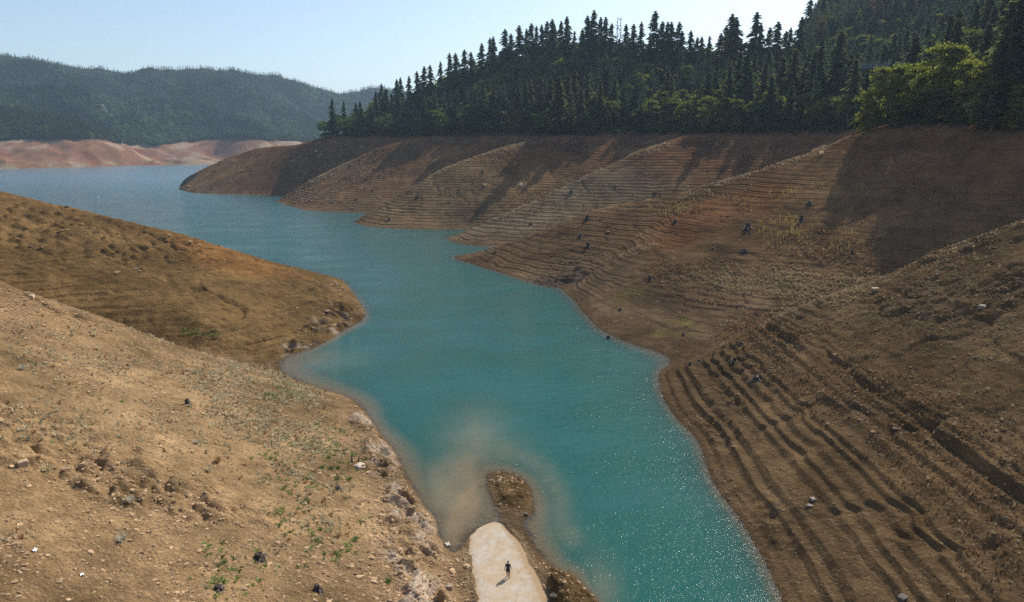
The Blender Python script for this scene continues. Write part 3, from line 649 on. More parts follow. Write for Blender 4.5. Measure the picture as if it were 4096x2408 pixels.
for (x, y, z), nn in zip(cand, onum):
    px, py = proj(x, y, z)
    broad = g.random() < np.clip(.56 + .65 * nn + (.2 if z < 58 else 0) - (.35 if px > 3000 else 0) - (.15 if px < 2000 else 0), .06, .85)
    h = g.uniform(12, 20) if broad else g.uniform(17, 34 if z < 56 else 27)
    if 3380 < px < 3660 and y < 345: h = min(h, max(7, (CAM_Z - hs(px, 285)[1] * y) - z))
    top = proj(x, y, z + h)[1]; lim = envelope(px) + g.uniform(0, 45)
    if top < lim and y < 560: h = (CAM_Z - hs(px, lim)[1] * y) - z
    if h < 7: continue
    if x > 118 and y < 300 and g.random() < .72: continue
    TREES.append(('oak' if broad else 'sparse' if g.random() < .07 else 'fir', x, y, h, None, g.uniform(.75, 1.2)))
X = np.array([t[1] for t in TREES]); Y = np.array([t[2] for t in TREES]); Z = ground(X, Y)
H = np.array([(CAM_Z - hs(*(proj(t[1], t[2], 60)[0], t[3][1]))[1] * t[2]) - z if isinstance(t[3], tuple) else t[3] for t, z in zip(TREES, Z)])
H = np.clip(H, 6, 46)
vis = seen(X, Y, Z + H, .002)
# keep the ones that show largest as things
def zone(px, py, z, kind, y):
    w_ = 'conifer' if kind != 'oak' else 'leafy tree'
    spur = ('above the first bare spur' if px < 1560 else 'above the second bare spur' if px < 1800 else 'above the third bare spur' if px < 2150 else
            'above the fourth bare spur' if px < 2620 else 'well left of the bridge' if px < 2900 else 'just left of the bridge' if px < 3330 else 'around the bridge' if px < 3600 else 'behind the leafy clump' if px < 3850 else 'by the right edge')
    return w_, spur
order = []
for i, t in enumerate(TREES):
    if not vis[i]: continue
    px, py = proj(X[i], Y[i], Z[i] + H[i]); sz = H[i] / Y[i]
    if px < 1150 or px > 4400: continue
    if py < envelope(px) + 30 and px < 3300: sz += .05
    order.append((-(sz + (1 if t[4] else 0)), i, px, py))
order.sort()
GR = {}; cnt = {'c': 0, 'b': 0}; rest = []; nthings = 0
for _, i, px, py in order:
    t = TREES[i]; k = t[0]; cls = 'c' if k in ('fir', 'sparse') else 'b'
    if cnt[cls] >= 285: rest.append(i); continue
    cnt[cls] += 1
    lst = {'fir': FIRS, 'sparse': SPARSE, 'oak': OAKS, 'bigoak': BIGOAK}[k]; cm, tm, H0 = lst[(i * 7) % len(lst)]
    nm = 'conifer_tree' if cls == 'c' else 'leafy_tree'
    e = link(nm, None, None, (X[i], Y[i], Z[i] - .3)); s = H[i] / H0; wd = t[5] * (1.0 if k != 'oak' else 1.05)
    e.scale = (s * wd * (1.12 if s < .7 else 1), s * wd * (1.12 if s < .7 else 1), s); e.rotation_euler = (0, 0, g.uniform(0, 6.28)); e.empty_display_size = .5
    link('crown', cm, e); link('trunk', tm, e)
    z = Z[i]; onsky = py < envelope(px) + 25 and px < 3300
    tier = 'on the skyline' if onsky else "at the wood's edge" if z < 52 else 'midway up the wood' if z < 75 else 'high in the wood'
    what, spur = zone(px, py, z, 'oak' if cls == 'b' else 'fir', Y[i]); size = 'tall' if H[i] > (25 if cls == 'c' else 15) else 'short'
    tag(e, t[4] or 'x', 'tree', None if t[4] else f'{size} {what}s {tier} {spur}')
    if not t[4]: GR.setdefault((size, what, tier, spur), []).append((px, H[i], e))
    nthings += 1
ORD = 'leftmost second third fourth fifth sixth seventh eighth ninth tenth eleventh twelfth thirteenth fourteenth fifteenth sixteenth seventeenth eighteenth nineteenth twentieth twenty-first twenty-second twenty-third twenty-fourth twenty-fifth twenty-sixth twenty-seventh twenty-eighth twenty-ninth thirtieth thirty-first thirty-second thirty-third thirty-fourth thirty-fifth thirty-sixth thirty-seventh thirty-eighth thirty-ninth fortieth'.split()
for (size, what, tier, spur), m in GR.items():
    m.sort(key=lambda q: q[0])
    for k, (_, hh, e) in enumerate(m):
        e['label'] = f'only {size} {what} {tier} {spur}' if len(m) == 1 else f'leftmost {size} {what} {tier} {spur}' if k == 0 else f'rightmost {size} {what} {tier} {spur}' if k == len(m) - 1 else f'{ORD[min(k, 39)]} from left of {size} {what}s {tier} {spur}'
print('tree things', nthings, cnt, 'rest', len(rest))

# merged woods
def merged(name, temps, X, Y, Z, S, Wd, tint, mat, rot=None):
    g = np.random.default_rng(len(X)); n = len(X); which = g.integers(0, len(temps), n); Vs = []; Cs = []
    for k, T in enumerate(temps):
        m = which == k
        if not m.any(): continue
        a = g.uniform(0, 6.28, m.sum()); c, s = np.cos(a)[:, None], np.sin(a)[:, None]
        vx = (T[None, :, 0] * c - T[None, :, 1] * s) * (S[m] * Wd[m])[:, None] + X[m][:, None]
        vy = (T[None, :, 0] * s + T[None, :, 1] * c) * (S[m] * Wd[m])[:, None] + Y[m][:, None]
        vz = T[None, :, 2] * S[m][:, None] + Z[m][:, None]
        Vs.append(np.stack([vx, vy, vz], -1).reshape(-1, 3))
        nt_ = T.shape[0] // 3; j = np.repeat(g.uniform(.7, 1.3, (m.sum(), nt_)), 3, axis=1)[..., None]
        Cs.append((tint[m][:, None, :] * j).reshape(-1, 3))
    V = np.concatenate(Vs); C_ = np.concatenate(Cs)
    return link(name, mesh_np(name, V, np.arange(len(V)).reshape(-1, 3), [mat], False, C_))
FIRT = [conifer(200 + k, H=1., Rm=.15, base=.1, whorls=13, nb=4, per=3, size=.055)[0] for k in range(4)]
def small_conifer(seed, H, Rm, n, size):
    g = np.random.default_rng(seed); t = g.uniform(.06, 1, n) ** .8; a = g.uniform(0, 6.28, n); r = Rm * (1 - t) ** .62 * g.uniform(.3, 1.1, n) + .01
    P0 = np.stack([np.cos(a) * r, np.sin(a) * r, t * H], 1); sd = np.stack([-np.sin(a), np.cos(a), 0 * a], 1); d = np.stack([np.cos(a), np.sin(a), -.7 + 0 * a], 1)
    s = (size * g.uniform(.6, 1.2, n) * (1.25 - t))[:, None]
    return tris(P0, sd * s, d * s)
def small_round(seed, H, Rm, n, size):
    g = np.random.default_rng(seed); u = g.normal(size=(n, 3)); u /= np.linalg.norm(u, axis=1)[:, None]; u[:, 2] = np.where(u[:, 2] < -.4, -u[:, 2], u[:, 2])
    P0 = u * np.array([Rm, Rm, H * .42]) * g.uniform(.5, 1.1, (n, 1)) + np.array([0, 0, H * .52]); N = u + g.normal(0, .5, u.shape); N /= np.linalg.norm(N, axis=1)[:, None]
    A = np.cross(N, g.normal(size=(n, 3))); A /= np.linalg.norm(A, axis=1)[:, None]; B = np.cross(N, A); s = (size * g.uniform(.6, 1.3, n))[:, None]
    return tris(P0, A * s, B * s)
MIDF = [small_conifer(300 + k, 1., r, 300, .052) for k, r in enumerate([.18, .155, .2, .15])]
MIDO = [small_round(310 + k, 1., .42, 240, .06) for k in range(3)]
LOWF = [small_conifer(320 + k, 1., r, 30, .10) for k, r in enumerate([.2, .17, .24])]
LOWO = [small_round(330 + k, 1., .55, 34, .20) for k in range(3)]
cF = np.array([.034, .052, .036]); cO = np.array([.075, .100, .032]); cB = np.array([.085, .06, .035])
if rest:
    r_ = np.array(rest); isf = np.array([TREES[i][0] in ('fir', 'sparse') for i in rest])
    if isf.any(): tag(merged('conifer_wood', MIDF, X[r_[isf]], Y[r_[isf]], Z[r_[isf]] - .5, H[r_[isf]], np.ones(isf.sum()), np.tile(cF, (isf.sum(), 1)), M_WOOD), 'dark conifers massed deeper in the wood on the right hill', kind='stuff')
    if (~isf).any(): tag(merged('leafy_wood', MIDO, X[r_[~isf]], Y[r_[~isf]], Z[r_[~isf]] - .5, H[r_[~isf]], np.ones((~isf).sum()), np.tile(cO, ((~isf).sum(), 1)), M_WOOD), 'leafy trees massed deeper in the wood on the right hill', kind='stuff')
def scatter(n, xr, yr, f, seed):
    g = np.random.default_rng(seed); X = g.uniform(*xr, n); Y = g.uniform(*yr, n); Z = ground(X, Y); m = f(X, Y, Z); return X[m], Y[m], Z[m], g
# the high mountain at the right
x, y, z, g = scatter(30000, (130, 800), (380, 1100), lambda X, Y, Z: (Z > 60) & (X / Y > .40) & (X / Y < .95) & (Y > np.interp(X / Y, ax, hy) + 30), 21)
h = g.uniform(18, 32, len(x)); px, py = proj(x, y, z + h); m = seen(x, y, z + h, .0) & (py > -260) & (py > envelope(px)) & (px < 4500) & (g.random(len(x)) < .55)
x, y, z, h = x[m], y[m], z[m], h[m]; rr = g.random(len(x)); tint = np.where((rr < .8)[:, None], cF, np.where((rr < .93)[:, None], cO * .8, cB)) * g.uniform(.8, 1.3, (len(x), 1))
print('mountain trees', len(x))
tag(merged('mountain_forest', MIDF, x, y, z - 1, h, g.uniform(.9, 1.3, len(x)), tint, M_WOOD), 'blue dark conifer forest covering the high mountain on the right', kind='stuff')
# the far hills across the lake
x, y, z, g = scatter(150000, (-2300, 400), (1180, 2900), lambda X, Y, Z: (Z > 43 + 9 * fbm(X, Y, 70, 3, 521)) & (Z > 34) & (X / Y > -.95) & (X / Y < .05), 22)
h = np.where(g.random(len(x)) < .5, g.uniform(14, 28, len(x)), g.uniform(9, 15, len(x)))
rockm = patches(x, y, [wy(300,350,1760)[:2] + (38, 50), wy(430,380,1730)[:2] + (45, 36)]) * (fbm(x, y, 30, 3, 271) > .05)
m = seen(x, y, z + h, .0) & (g.random(len(x)) > .95 * rockm) & (g.random(len(x)) < 1.0)
x, y, z, h = x[m], y[m], z[m], h[m]; print('far trees', len(x))
f = h > 15.5; nz = fbm(x, y, 120, 3, 501); f = np.where(g.random(len(x)) < .5 + .9 * nz, f, h > 20)
for nm, tm, mm, cc, lab in (('distant_conifer_forest', LOWF, f, cF * np.array([.75, .82, 1.1]), 'conifers covering the hazy blue hills across the lake'), ('distant_leafy_forest', LOWO, ~f, cO * np.array([.58, .66, .95]), 'rounded oaks among the conifers on the hazy hills across the lake')):  # distant foliage tinted bluer, painting in haze
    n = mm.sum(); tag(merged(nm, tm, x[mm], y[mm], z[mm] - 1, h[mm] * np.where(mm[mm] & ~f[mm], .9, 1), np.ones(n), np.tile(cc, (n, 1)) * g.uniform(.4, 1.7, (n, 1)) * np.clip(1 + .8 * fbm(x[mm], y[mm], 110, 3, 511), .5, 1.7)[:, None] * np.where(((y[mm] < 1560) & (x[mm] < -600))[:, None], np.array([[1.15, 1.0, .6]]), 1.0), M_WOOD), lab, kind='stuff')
# shrubs along the high-water line
x, y, z, g = scatter(60000, (-190, 300), (150, 680), lambda X, Y, Z: (Z > 45.2) & (Z < 56) & (X / Y > -.31) & (X / Y < .86), 23)
m = g.random(len(x)) < .12 * (1 + 2 * (z < 48)); x, y, z = x[m], y[m], z[m]
tag(merged('undergrowth', MIDO, x, y, z - .4, g.uniform(1.8, 5, len(x)), g.uniform(.9, 1.5, len(x)), np.tile(cO * .7, (len(x), 1)) * g.uniform(.6, 1.3, (len(x), 1)), M_WOOD), 'dark brush under the trees along the high-water line', kind='stuff')

# ---------------------------------------------------------------- haze
hz = NT_('haze_air'); pv = hz.t.nodes.new('ShaderNodeVolumePrincipled'); pv.inputs['Color'].default_value = (.58, .80, 1, 1); pv.inputs['Density'].default_value = .00009; pv.inputs['Anisotropy'].default_value = .2
hz.t.links.new(pv.outputs[0], hz.out.inputs[1])
x0, x1, y0, y1, z0, z1 = -7000, 7000, -120, 9000, -60, 620
V = np.array([(x, y, z) for z in (z0, z1) for y in (y0, y1) for x in (x0, x1)], float)
Fb = np.array([(0, 2, 3, 1), (4, 5, 7, 6), (0, 1, 5, 4), (2, 6, 7, 3), (0, 4, 6, 2), (1, 3, 7, 5)])
haze = tag(link('haze', mesh_np('haze', V, Fb, [hz.m])), 'thin pale blue air over the lake and hills', kind='stuff')
# ---------------------------------------------------------------- loose stones, dry weeds
def ico():
    t = (1 + 5 ** .5) / 2
    v = np.array([(-1,t,0),(1,t,0),(-1,-t,0),(1,-t,0),(0,-1,t),(0,1,t),(0,-1,-t),(0,1,-t),(t,0,-1),(t,0,1),(-t,0,-1),(-t,0,1)], float); v /= np.linalg.norm(v[0])
    f = np.array([(0,11,5),(0,5,1),(0,1,7),(0,7,10),(0,10,11),(1,5,9),(5,11,4),(11,10,2),(10,7,6),(7,1,8),(3,9,4),(3,4,2),(3,2,6),(3,6,8),(3,8,9),(4,9,5),(2,4,11),(6,2,10),(8,6,7),(9,8,1)])
    return v, f
IV, IF = ico()
def stone_t(seed):
    g = np.random.default_rng(seed); v = IV * g.uniform(.6, 1.25, (12, 1)) * np.array([1, g.uniform(.6, .9), g.uniform(.4, .65)]); v[:, 2] += .2
    return v[IF].reshape(-1, 3)
STONES = [stone_t(600 + k) for k in range(6)]
def tuft_t(seed, n=10, spread=.45, w_=.09):
    g = np.random.default_rng(seed); V = []
    for k in range(n):
        a = g.random() * 6.28; r = g.uniform(0, .25); d = np.array([math.cos(a), math.sin(a), 0]); s = np.array([-d[1], d[0], 0]) * w_
        b0 = d * r + np.array([0, 0, -.05]); tip = d * (r + g.uniform(.1, spread)) + np.array([0, 0, g.uniform(.6, 1.1)])
        V += [b0 - s, b0 + s, tip]; m = (b0 + tip) / 2
        e = g.normal(0, .16, 3); V += [m + e * .2 - s * .7, m + e + s * .5, m + e * .5 + np.array([0, 0, .22])]
    return np.array(V)
TUFTS = [tuft_t(620 + k) for k in range(5)]
LOWT = [tuft_t(640 + k, 12, .9, .13) * np.array([1, 1, .5]) for k in range(4)]
STALK = [tuft_t(660 + k, 5, .12, .05) * np.array([.6, .6, 1.3]) for k in range(3)]
M_STONE = NT_('stone'); _t = M_STONE.n('ShaderNodeAttribute', attribute_name='tint').outputs['Color']; M_STONE = M_STONE.surf(M_STONE.n('ShaderNodeBsdfDiffuse', i={'Color': _t, 'Roughness': .5}).outputs[0])
M_STRAW = leaf_mat('dry_stems', (1, 1, 1), (1, 1, 1), .3, .25, (1.15, 1.1, .95))
def ell(px, py, lst):
    m = np.zeros_like(px)
    for a, b, rx, ry, w_ in lst: m = np.maximum(m, w_ * (1 - sst(.5, 1.1, np.hypot((px - a) / rx, (py - b) / ry))))
    return m
def place(n, xr, yr, seed, dens, zr=(.12, 44)):
    g = np.random.default_rng(seed); X = g.uniform(*xr, n); Y = g.uniform(*yr, n); Z = ground(X, Y); px, py = proj(X, Y, Z)
    ok = (Z > zr[0]) & (Z < zr[1]) & (px > -500) & (px < 4600) & (py < 2700) & ~((np.abs(X - roadc(Y)) < roadw(Y) + .1) & (Y < 69))
    X, Y, Z, px, py = X[ok], Y[ok], Z[ok], px[ok], py[ok]
    k = (g.random(len(X)) < dens(X, Y, Z, px, py)) & seen(X, Y, Z + .3, .004)
    return X[k], Y[k], Z[k], px[k], py[k], g
# stones of the two near slopes
def d1(X, Y, Z, px, py):
    n = fbm(X, Y, 9, 3, 701)
    return np.clip(.16 + .5 * n + 1.0 * ell(px, py, [(250,2000,700,260,.6),(0,1200,350,120,.8),(300,2150,500,200,.5),(1650,2150,230,330,.9),(1560,1900,120,260,.9),(3900,1250,500,350,.7),(3300,1250,250,90,.4)]) - .2 * (px > 2600), .02, 1)
X_, Y_, Z_, px, py, g = place(120000, (-75, 100), (38, 128), 31, d1)
sz = np.minimum(.065 * np.exp(g.normal(0, .5, len(X_))) + .03, .26)
ct = np.where((px > 2400)[:, None], np.array([.26, .18, .11]), np.array([.46, .31, .18])) * g.uniform(.6, 1.25, (len(X_), 1)); print('stones', len(X_))
tag(merged('loose_stones', STONES, X_, Y_, Z_ - sz * .15, sz * 1.25, g.uniform(.8, 1.5, len(X_)), ct, M_STONE), 'small loose stones strewn over the two nearest slopes', kind='stuff')
def d2(X, Y, Z, px, py):
    n = fbm(X, Y, 12, 3, 711)
    return np.clip(.1 + .35 * n + ell(px, py, [(650,1010,330,110,.9),(200,900,400,120,.9),(1300,1300,170,150,.9),(1400,1180,120,100,.5),(1450,650,230,120,.8),(1250,760,150,80,.5),(2250,1100,150,70,.9),(2150,820,120,50,.3),(3700,750,450,200,.45),(2900,820,250,80,.4),(1050,640,200,80,.4),(2000,830,200,80,.2)]), .01, 1)
X_, Y_, Z_, px, py, g = place(90000, (-330, 190), (120, 660), 32, d2)
sz = (.12 * np.exp(g.normal(0, .5, len(X_))) + .05) * np.interp(Y_, [120, 300, 650], [.85, 1.3, 2.4])
k = g.random(len(X_)) < np.interp(Y_, [120, 650], [1, .5]); X_, Y_, Z_, sz, px = X_[k], Y_[k], Z_[k], sz[k], px[k]; print('rubble', len(X_))
ct = np.where(((px > 1150) & (px < 1460))[:, None], np.array([.46, .36, .27]), np.array([.30, .195, .11])) * g.uniform(.5, 1.3, (len(X_), 1))
tag(merged('slope_rubble', STONES, X_, Y_, Z_ - sz * .1, sz * 1.25, g.uniform(.8, 1.5, len(X_)), ct, M_STONE), 'broken rock scattered on the farther bare spurs', kind='stuff')
# pale dry weeds on the left slope
def d3(X, Y, Z, px, py):
    n = fbm(X, Y, 6, 3, 721); m = ell(px, py, [(1050,1620,260,170,1.0),(1180,1750,150,220,.8),(900,1520,200,80,.7),(420,1420,500,180,.12),(1250,2000,250,400,.3),(150,1700,260,120,.25),(700,1800,500,220,.16),(60,2150,120,60,.2),(480,1460,120,60,.3),(1250,1930,100,200,.5)])
    return np.clip(m * (.9 + 1.2 * n), 0, 1) * .8
X_, Y_, Z_, px, py, g = place(60000, (-75, 5), (42, 125), 33, d3); n = len(X_); print('weeds', n)
cc = np.where((g.random(n) < .7)[:, None], np.array([.56, .49, .33]), np.where((g.random(n) < .5)[:, None], np.array([.40, .38, .26]), np.array([.30, .17, .085])))
tag(merged('dry_weeds', TUFTS, X_, Y_, Z_, g.uniform(.18, .5, n), g.uniform(.9, 1.4, n), cc * g.uniform(.7, 1.2, (n, 1)), M_STRAW), 'straw coloured dry weeds over the near left slope', kind='stuff')
# green weeds
def d4(X, Y, Z, px, py):
    n = fbm(X, Y, 3, 3, 731); m = ell(px, py, [(1150,1570,90,40,1),(1250,1960,260,330,.35),(1340,2150,180,200,.4),(800,1330,90,25,1),(900,1320,60,20,1),(870,1345,60,20,.8),(1000,2250,300,160,.2),(200,1600,300,200,.06)])
    return np.clip(m * (.35 + 2.2 * n), 0, 1) * .8
X_, Y_, Z_, px, py, g = place(60000, (-75, 5), (42, 175), 34, d4); n = len(X_); print('green', n)
tag(merged('green_weeds', LOWT, X_, Y_, Z_, g.uniform(.22, .5, n), g.uniform(.9, 1.5, n), np.array([.19, .235, .075]) * g.uniform(.6, 1.3, (n, 1)), M_STRAW), 'low green weeds in patches on the left slope', kind='stuff')
# golden brush on the right
def d5(X, Y, Z, px, py):
    n = fbm(X, Y, 8, 3, 741); m = ell(px, py, [(3100,1330,260,110,1),(3250,1230,200,70,.8),(3700,1060,400,60,.55),(3400,1480,420,230,.75),(3750,1750,450,300,.75),(4000,2150,250,250,.7),(3150,1130,480,90,1.1),(2750,1090,220,70,.7),(3300,1000,250,90,.5),(2900,1180,250,50,.7),(3560,1170,150,50,.6)])
    return np.clip(m * (.7 + 1.0 * n), 0, 1) * .9
X_, Y_, Z_, px, py, g = place(210000, (22, 150), (48, 260), 35, d5); n = len(X_); print('gold', n)
hi = ell(px, py, [(3150,1130,480,90,1.0),(3300,1230,240,80,1.0)])[:, None]
cc = np.array([.23, .145, .078]) * (1 - hi) + np.array([.37, .285, .17]) * hi; cc = np.where((g.random(n) < .12)[:, None], np.array([.38, .32, .20]), cc)
tag(merged('golden_brush', TUFTS, X_, Y_, Z_, g.uniform(.16, .46, n) * np.interp(Y_, [60, 200], [.8, 1.5]), g.uniform(.9, 1.4, n), cc * g.uniform(.6, 1.25, (n, 1)), M_STRAW), 'golden brown dry brush on the right slopes and in the draw', kind='stuff')
# pale grass along the spur crests
def d6(X, Y, Z, px, py):
    n = fbm(X, Y, 10, 3, 751)
    m = np.zeros_like(px)
    for l in ([(2400,665),(2215,760),(2080,830),(1990,880)], [(2690,575),(2519,625)], [(2249,548),(1979,600),(1776,672),(1640,750)], [(3391,566),(3141,650),(2807,755),(2600,800)], [(2700,900),(2560,1005),(2450,1085)], [(4150,885),(3821,995),(3496,1140),(3236,1205)], [(1500,598),(1250,715)], [(2500,1000),(2640,890),(2760,840)]):
        for a, b in zip(l[:-1], l[1:]):
            t = np.clip(((px - a[0]) * (b[0] - a[0]) + (py - a[1]) * (b[1] - a[1])) / ((b[0] - a[0]) ** 2 + (b[1] - a[1]) ** 2), 0, 1)
            m = np.maximum(m, 1 - sst(4, 34, np.hypot(px - a[0] - t * (b[0] - a[0]), (py - a[1] - t * (b[1] - a[1])) * 1.3)))
    m = np.maximum(m, ell(px, py, [(2000,800,350,110,.25),(2350,720,250,60,.3),(2100,740,150,30,.7),(2250,905,180,50,.5),(1950,640,200,60,.15)]))
    return np.clip(m * (.12 + 1.7 * n), 0, 1) * .8
X_, Y_, Z_, px, py, g = place(300000, (-170, 140), (120, 520), 36, d6); n = len(X_); print('crest grass', n)
tag(merged('crest_grass', TUFTS, X_, Y_, Z_, g.uniform(.2, .5, n) * np.interp(Y_, [120, 400], [.9, 1.4]), g.uniform(1., 1.6, n), np.array([.42, .335, .22]) * g.uniform(.6, 1.25, (n, 1)), M_STRAW), 'pale dry grass along the crests of the bare spurs', kind='stuff')
# tall yellow weeds
def d7(X, Y, Z, px, py): return ell(px, py, [(3150,880,230,110,.22),(3220,820,160,80,.3),(2720,838,130,35,.3),(3300,960,200,80,.15),(2900,800,200,40,.1)]) * np.clip(.5 + 1.5 * fbm(X, Y, 6, 2, 761), 0, 1)
X_, Y_, Z_, px, py, g = place(26000, (40, 140), (170, 260), 37, d7); n = len(X_); print('stalks', n)
tag(merged('yellow_weeds', STALK, X_, Y_, Z_, g.uniform(.7, 1.5, n), g.uniform(.6, .9, n), np.array([.40, .33, .09]) * g.uniform(.6, 1.3, (n, 1)), M_STRAW), 'upright yellow weeds standing on the reddish slope', kind='stuff')

# ---------------------------------------------------------------- stumps, boulders, bushes
M_STUMP = plain('charred_wood', (.035, .026, .02), 5, .5, .9, .04); M_ROOT = plain('grey_roots', (.11, .085, .065), 7, .5, .9, .02)
def stump_meshes(seed, tall=.9):
    g = np.random.default_rng(seed); n = 12; V = []; Fc = []
    prof = [(-.35, .9), (0, .62), (.2, .45), (.55, .38), (tall, .34)]
    jag = g.uniform(-.3, .15, n) * tall
    for j, (z, r) in enumerate(prof):
        for k in range(n):
            a = 2 * math.pi * k / n; rr = r * (1 + .28 * math.sin(a * 3 + seed) * (1 - j / 5) + g.normal(0, .06)); V.append((math.cos(a) * rr, math.sin(a) * rr, z + (jag[k] if j == 4 else 0)))
    for j in range(4):
        for k in range(n): a = j * n + k; b = j * n + (k + 1) % n; Fc += [(a, b, b + n), (a, b + n, a + n)]
    V.append((0, 0, tall * .6)); c = len(V) - 1
    for k in range(n): Fc.append((4 * n + k, 4 * n + (k + 1) % n, c))
    body = mesh_np('stump_body', np.array(V), np.array(Fc), [M_STUMP])
    V = []; Fc = []
    for k in range(7):
        a = k * .9 + g.uniform(-.3, .3); l = g.uniform(.8, 1.7); b2 = a + g.uniform(-.5, .5)
        v, f = cyl_path([(math.cos(a) * .3, math.sin(a) * .3, .25), (math.cos(a) * .7, math.sin(a) * .7, .14), (math.cos(b2) * l, math.sin(b2) * l, g.uniform(-.1, .2)), (math.cos(b2) * l * 1.25, math.sin(b2) * l * 1.25, -.15)], [.17, .12, .06, .02], 5)
        Fc += [tuple(i + len(V) for i in q) for q in f]; V += v
    return body, mesh_np('stump_roots', np.array(V), np.array(Fc), [M_ROOT])
ST = [stump_meshes(801, .9), stump_meshes(802, .55), stump_meshes(803, 1.2), stump_meshes(804, .7)]
POST = stump_meshes(805, 3.2)
def stump(px, py, s, lab, k=0, post=False):
    x, y, z = hit(px, py, y0=44); b_, r_ = POST if post else ST[k % 4]
    e = link('tree_stump', None, None, (x, y, z)); e.scale = (s, s, s); e.rotation_euler = (0, 0, (k * 2.1) % 6.28); e.empty_display_size = .5
    link('stump_body', b_, e); link('root', r_, e); tag(e, lab, 'stump', 'dead tree stumps left on the drained banks')
for k, a in enumerate([
    (2992,912,1.7,'largest black stump with pale roots, on the terraced red slope below the leafy trees'),
    (2977,1005,1.2,'black stump directly below the largest stump on the red slope'),
    (3206,880,1.25,'black stump among the yellow weeds, right of the largest stump'),
    (3239,815,1.3,'black stump above the yellow weeds, highest on the red slope'),
    (2700,893,1.3,'dark stump beside a long dark rut left of the red slope'),
    (3355,992,.8,'small dark stump right of the yellow weeds'),
    (3409,1014,.8,'small dark stump near the shaded edge of the brushy slope'),
    (2852,996,.7,'small stump left of the one below the largest stump'),
    (2947,1230,.7,'small black stump on the pale gravel at the head of the bay'),
    (3004,1238,.6,'tiny black stump beside the green patch on the pale gravel'),
    (2733,1342,.6,'small stump on the lower benches inside the bay'),
    (2964,1376,.6,'small stump where the draw meets the near right spur'),
    (2938,1445,.75,'black stump on the upper benches of the near right nose'),
    (2798,1445,.65,'small square stump near the tip of the near right nose'),
    (2760,1460,.55,'tiny stump nearest the bay on the near right nose'),
    (3025,1522,1.1,'jagged black stump at the top edge of the near right benches'),
    (2350,876,1.6,'broad black stump on the crest of the fifth spur'),
    (2323,944,1.2,'black stump halfway down the fifth spur, above another one'),
    (2353,988,1.4,'lower of two black stumps in the middle of the fifth spur'),
    (2286,768,1.4,'dark stump on the shaded face of the fourth spur'),
    (1982,1010,.9,'small stump low on the tip of the fifth spur'),
    (2124,896,1.1,'small black stump where the fourth spur meets the fifth'),
    (1557,880,1.3,'dark stump on the lowest benches of the third spur'),
    (1931,686,1.2,'small stump high on the sandy face of the third spur'),
    (1672,788,1.3,'stump on the left crest of the third spur'),
    (1425,800,1.4,'dark stump on the lower face of the second spur'),
    (2600,1117,.9,'stump in the middle of the curved benches left of the bay'),
    (2482,1240,.8,'low stump above the benches nearest the water left of the bay'),
    (2432,1358,1.0,'black stump standing at the very waterline of the bay point'),
    (1036,2232,.8,'ragged black stump among green weeds on the near left slope'),
    (750,1620,.7,'small dark stump on the upper part of the near left slope'),
    (872,2356,.55,'small black stump lowest on the near left slope'),
    (1268,2360,.6,'flat dark stump near the bottom of the picture on the left slope'),
    (1352,1958,.65,'dark stump at the edge of the pale rocks on the left bank')]):
    stump(*a, k=k)
stump(1408, 1848, .28, 'taller of two thin charred posts standing on the left bank', 2, True)
stump(1435, 1846, .2, 'shorter of two thin charred posts standing on the left bank', 5, True)
def boulder(px, py, s, lab, col, seed, sq=.7):
    g = np.random.default_rng(seed); x, y, z = hit(px, py, y0=44); bm = bpy.data.meshes.new('boulder')
    import bmesh
    b = bmesh.new(); bmesh.ops.create_icosphere(b, subdivisions=3, radius=1)
    for v in b.verts:
        n = v.co.normalized(); f = 1 + .28 * math.sin(n.x * 3.1 + seed) * math.cos(n.y * 2.7) + .12 * math.sin(n.z * 7 + n.x * 5 + seed) + g.normal(0, .02)
        v.co = n * f
        for ax_ in range(3):
            lim = .72 + .1 * math.sin(seed + ax_); v.co[ax_] = max(-lim, min(lim, v.co[ax_]))
        v.co.z *= sq
    b.to_mesh(bm); b.free(); bm.materials.append(plain('boulder_rock', col, 3, .35, .9, .05))
    o = link('boulder', bm, None, (x, y, z + s * sq * .25)); o.scale = (s, s * .8, s); o.rotation_euler = (0, 0, seed)
    tag(o, lab, 'boulder')
boulder(1438, 1872, .75, 'pale boulder below the two thin posts on the left bank', (.50, .40, .31), 1)
boulder(1790, 2182, .42, 'pale rock sitting in the shallow channel left of the concrete', (.42, .36, .30), 2)
boulder(1796, 2352, .5, 'grey brown boulder on the left bank beside the sunken channel', (.28, .21, .14), 3)
boulder(93, 1860, .6, 'rounded tan boulder at the left edge of the near slope', (.42, .28, .17), 4)
boulder(128, 1192, .6, 'lighter boulder on the crest of the near left slope', (.50, .36, .24), 5)
boulder(3500, 1160, .8, 'flat tan boulder on the crest of the near right spur', (.40, .27, .16), 6, .5)
boulder(3928, 1235, .75, 'pale grey boulder in the rough ground high on the near right slope', (.22, .17, .12), 7)
boulder(3250, 2000, .4, 'pale boulder on the dark lower benches of the near right slope', (.26, .21, .17), 8)
boulder(3237, 2028, .4, 'rounded grey boulder just below the pale boulder on the right benches', (.2, .16, .13), 9)
boulder(3610, 2400, .6, 'dark boulder at the bottom of the near right slope', (.09, .075, .06), 10)
boulder(2105, 2060, .35, 'dark rock at the water edge of the islet', (.10, .07, .045), 11)
boulder(2215, 2395, .55, 'black rock on the mound right of the concrete road', (.05, .038, .028), 12)
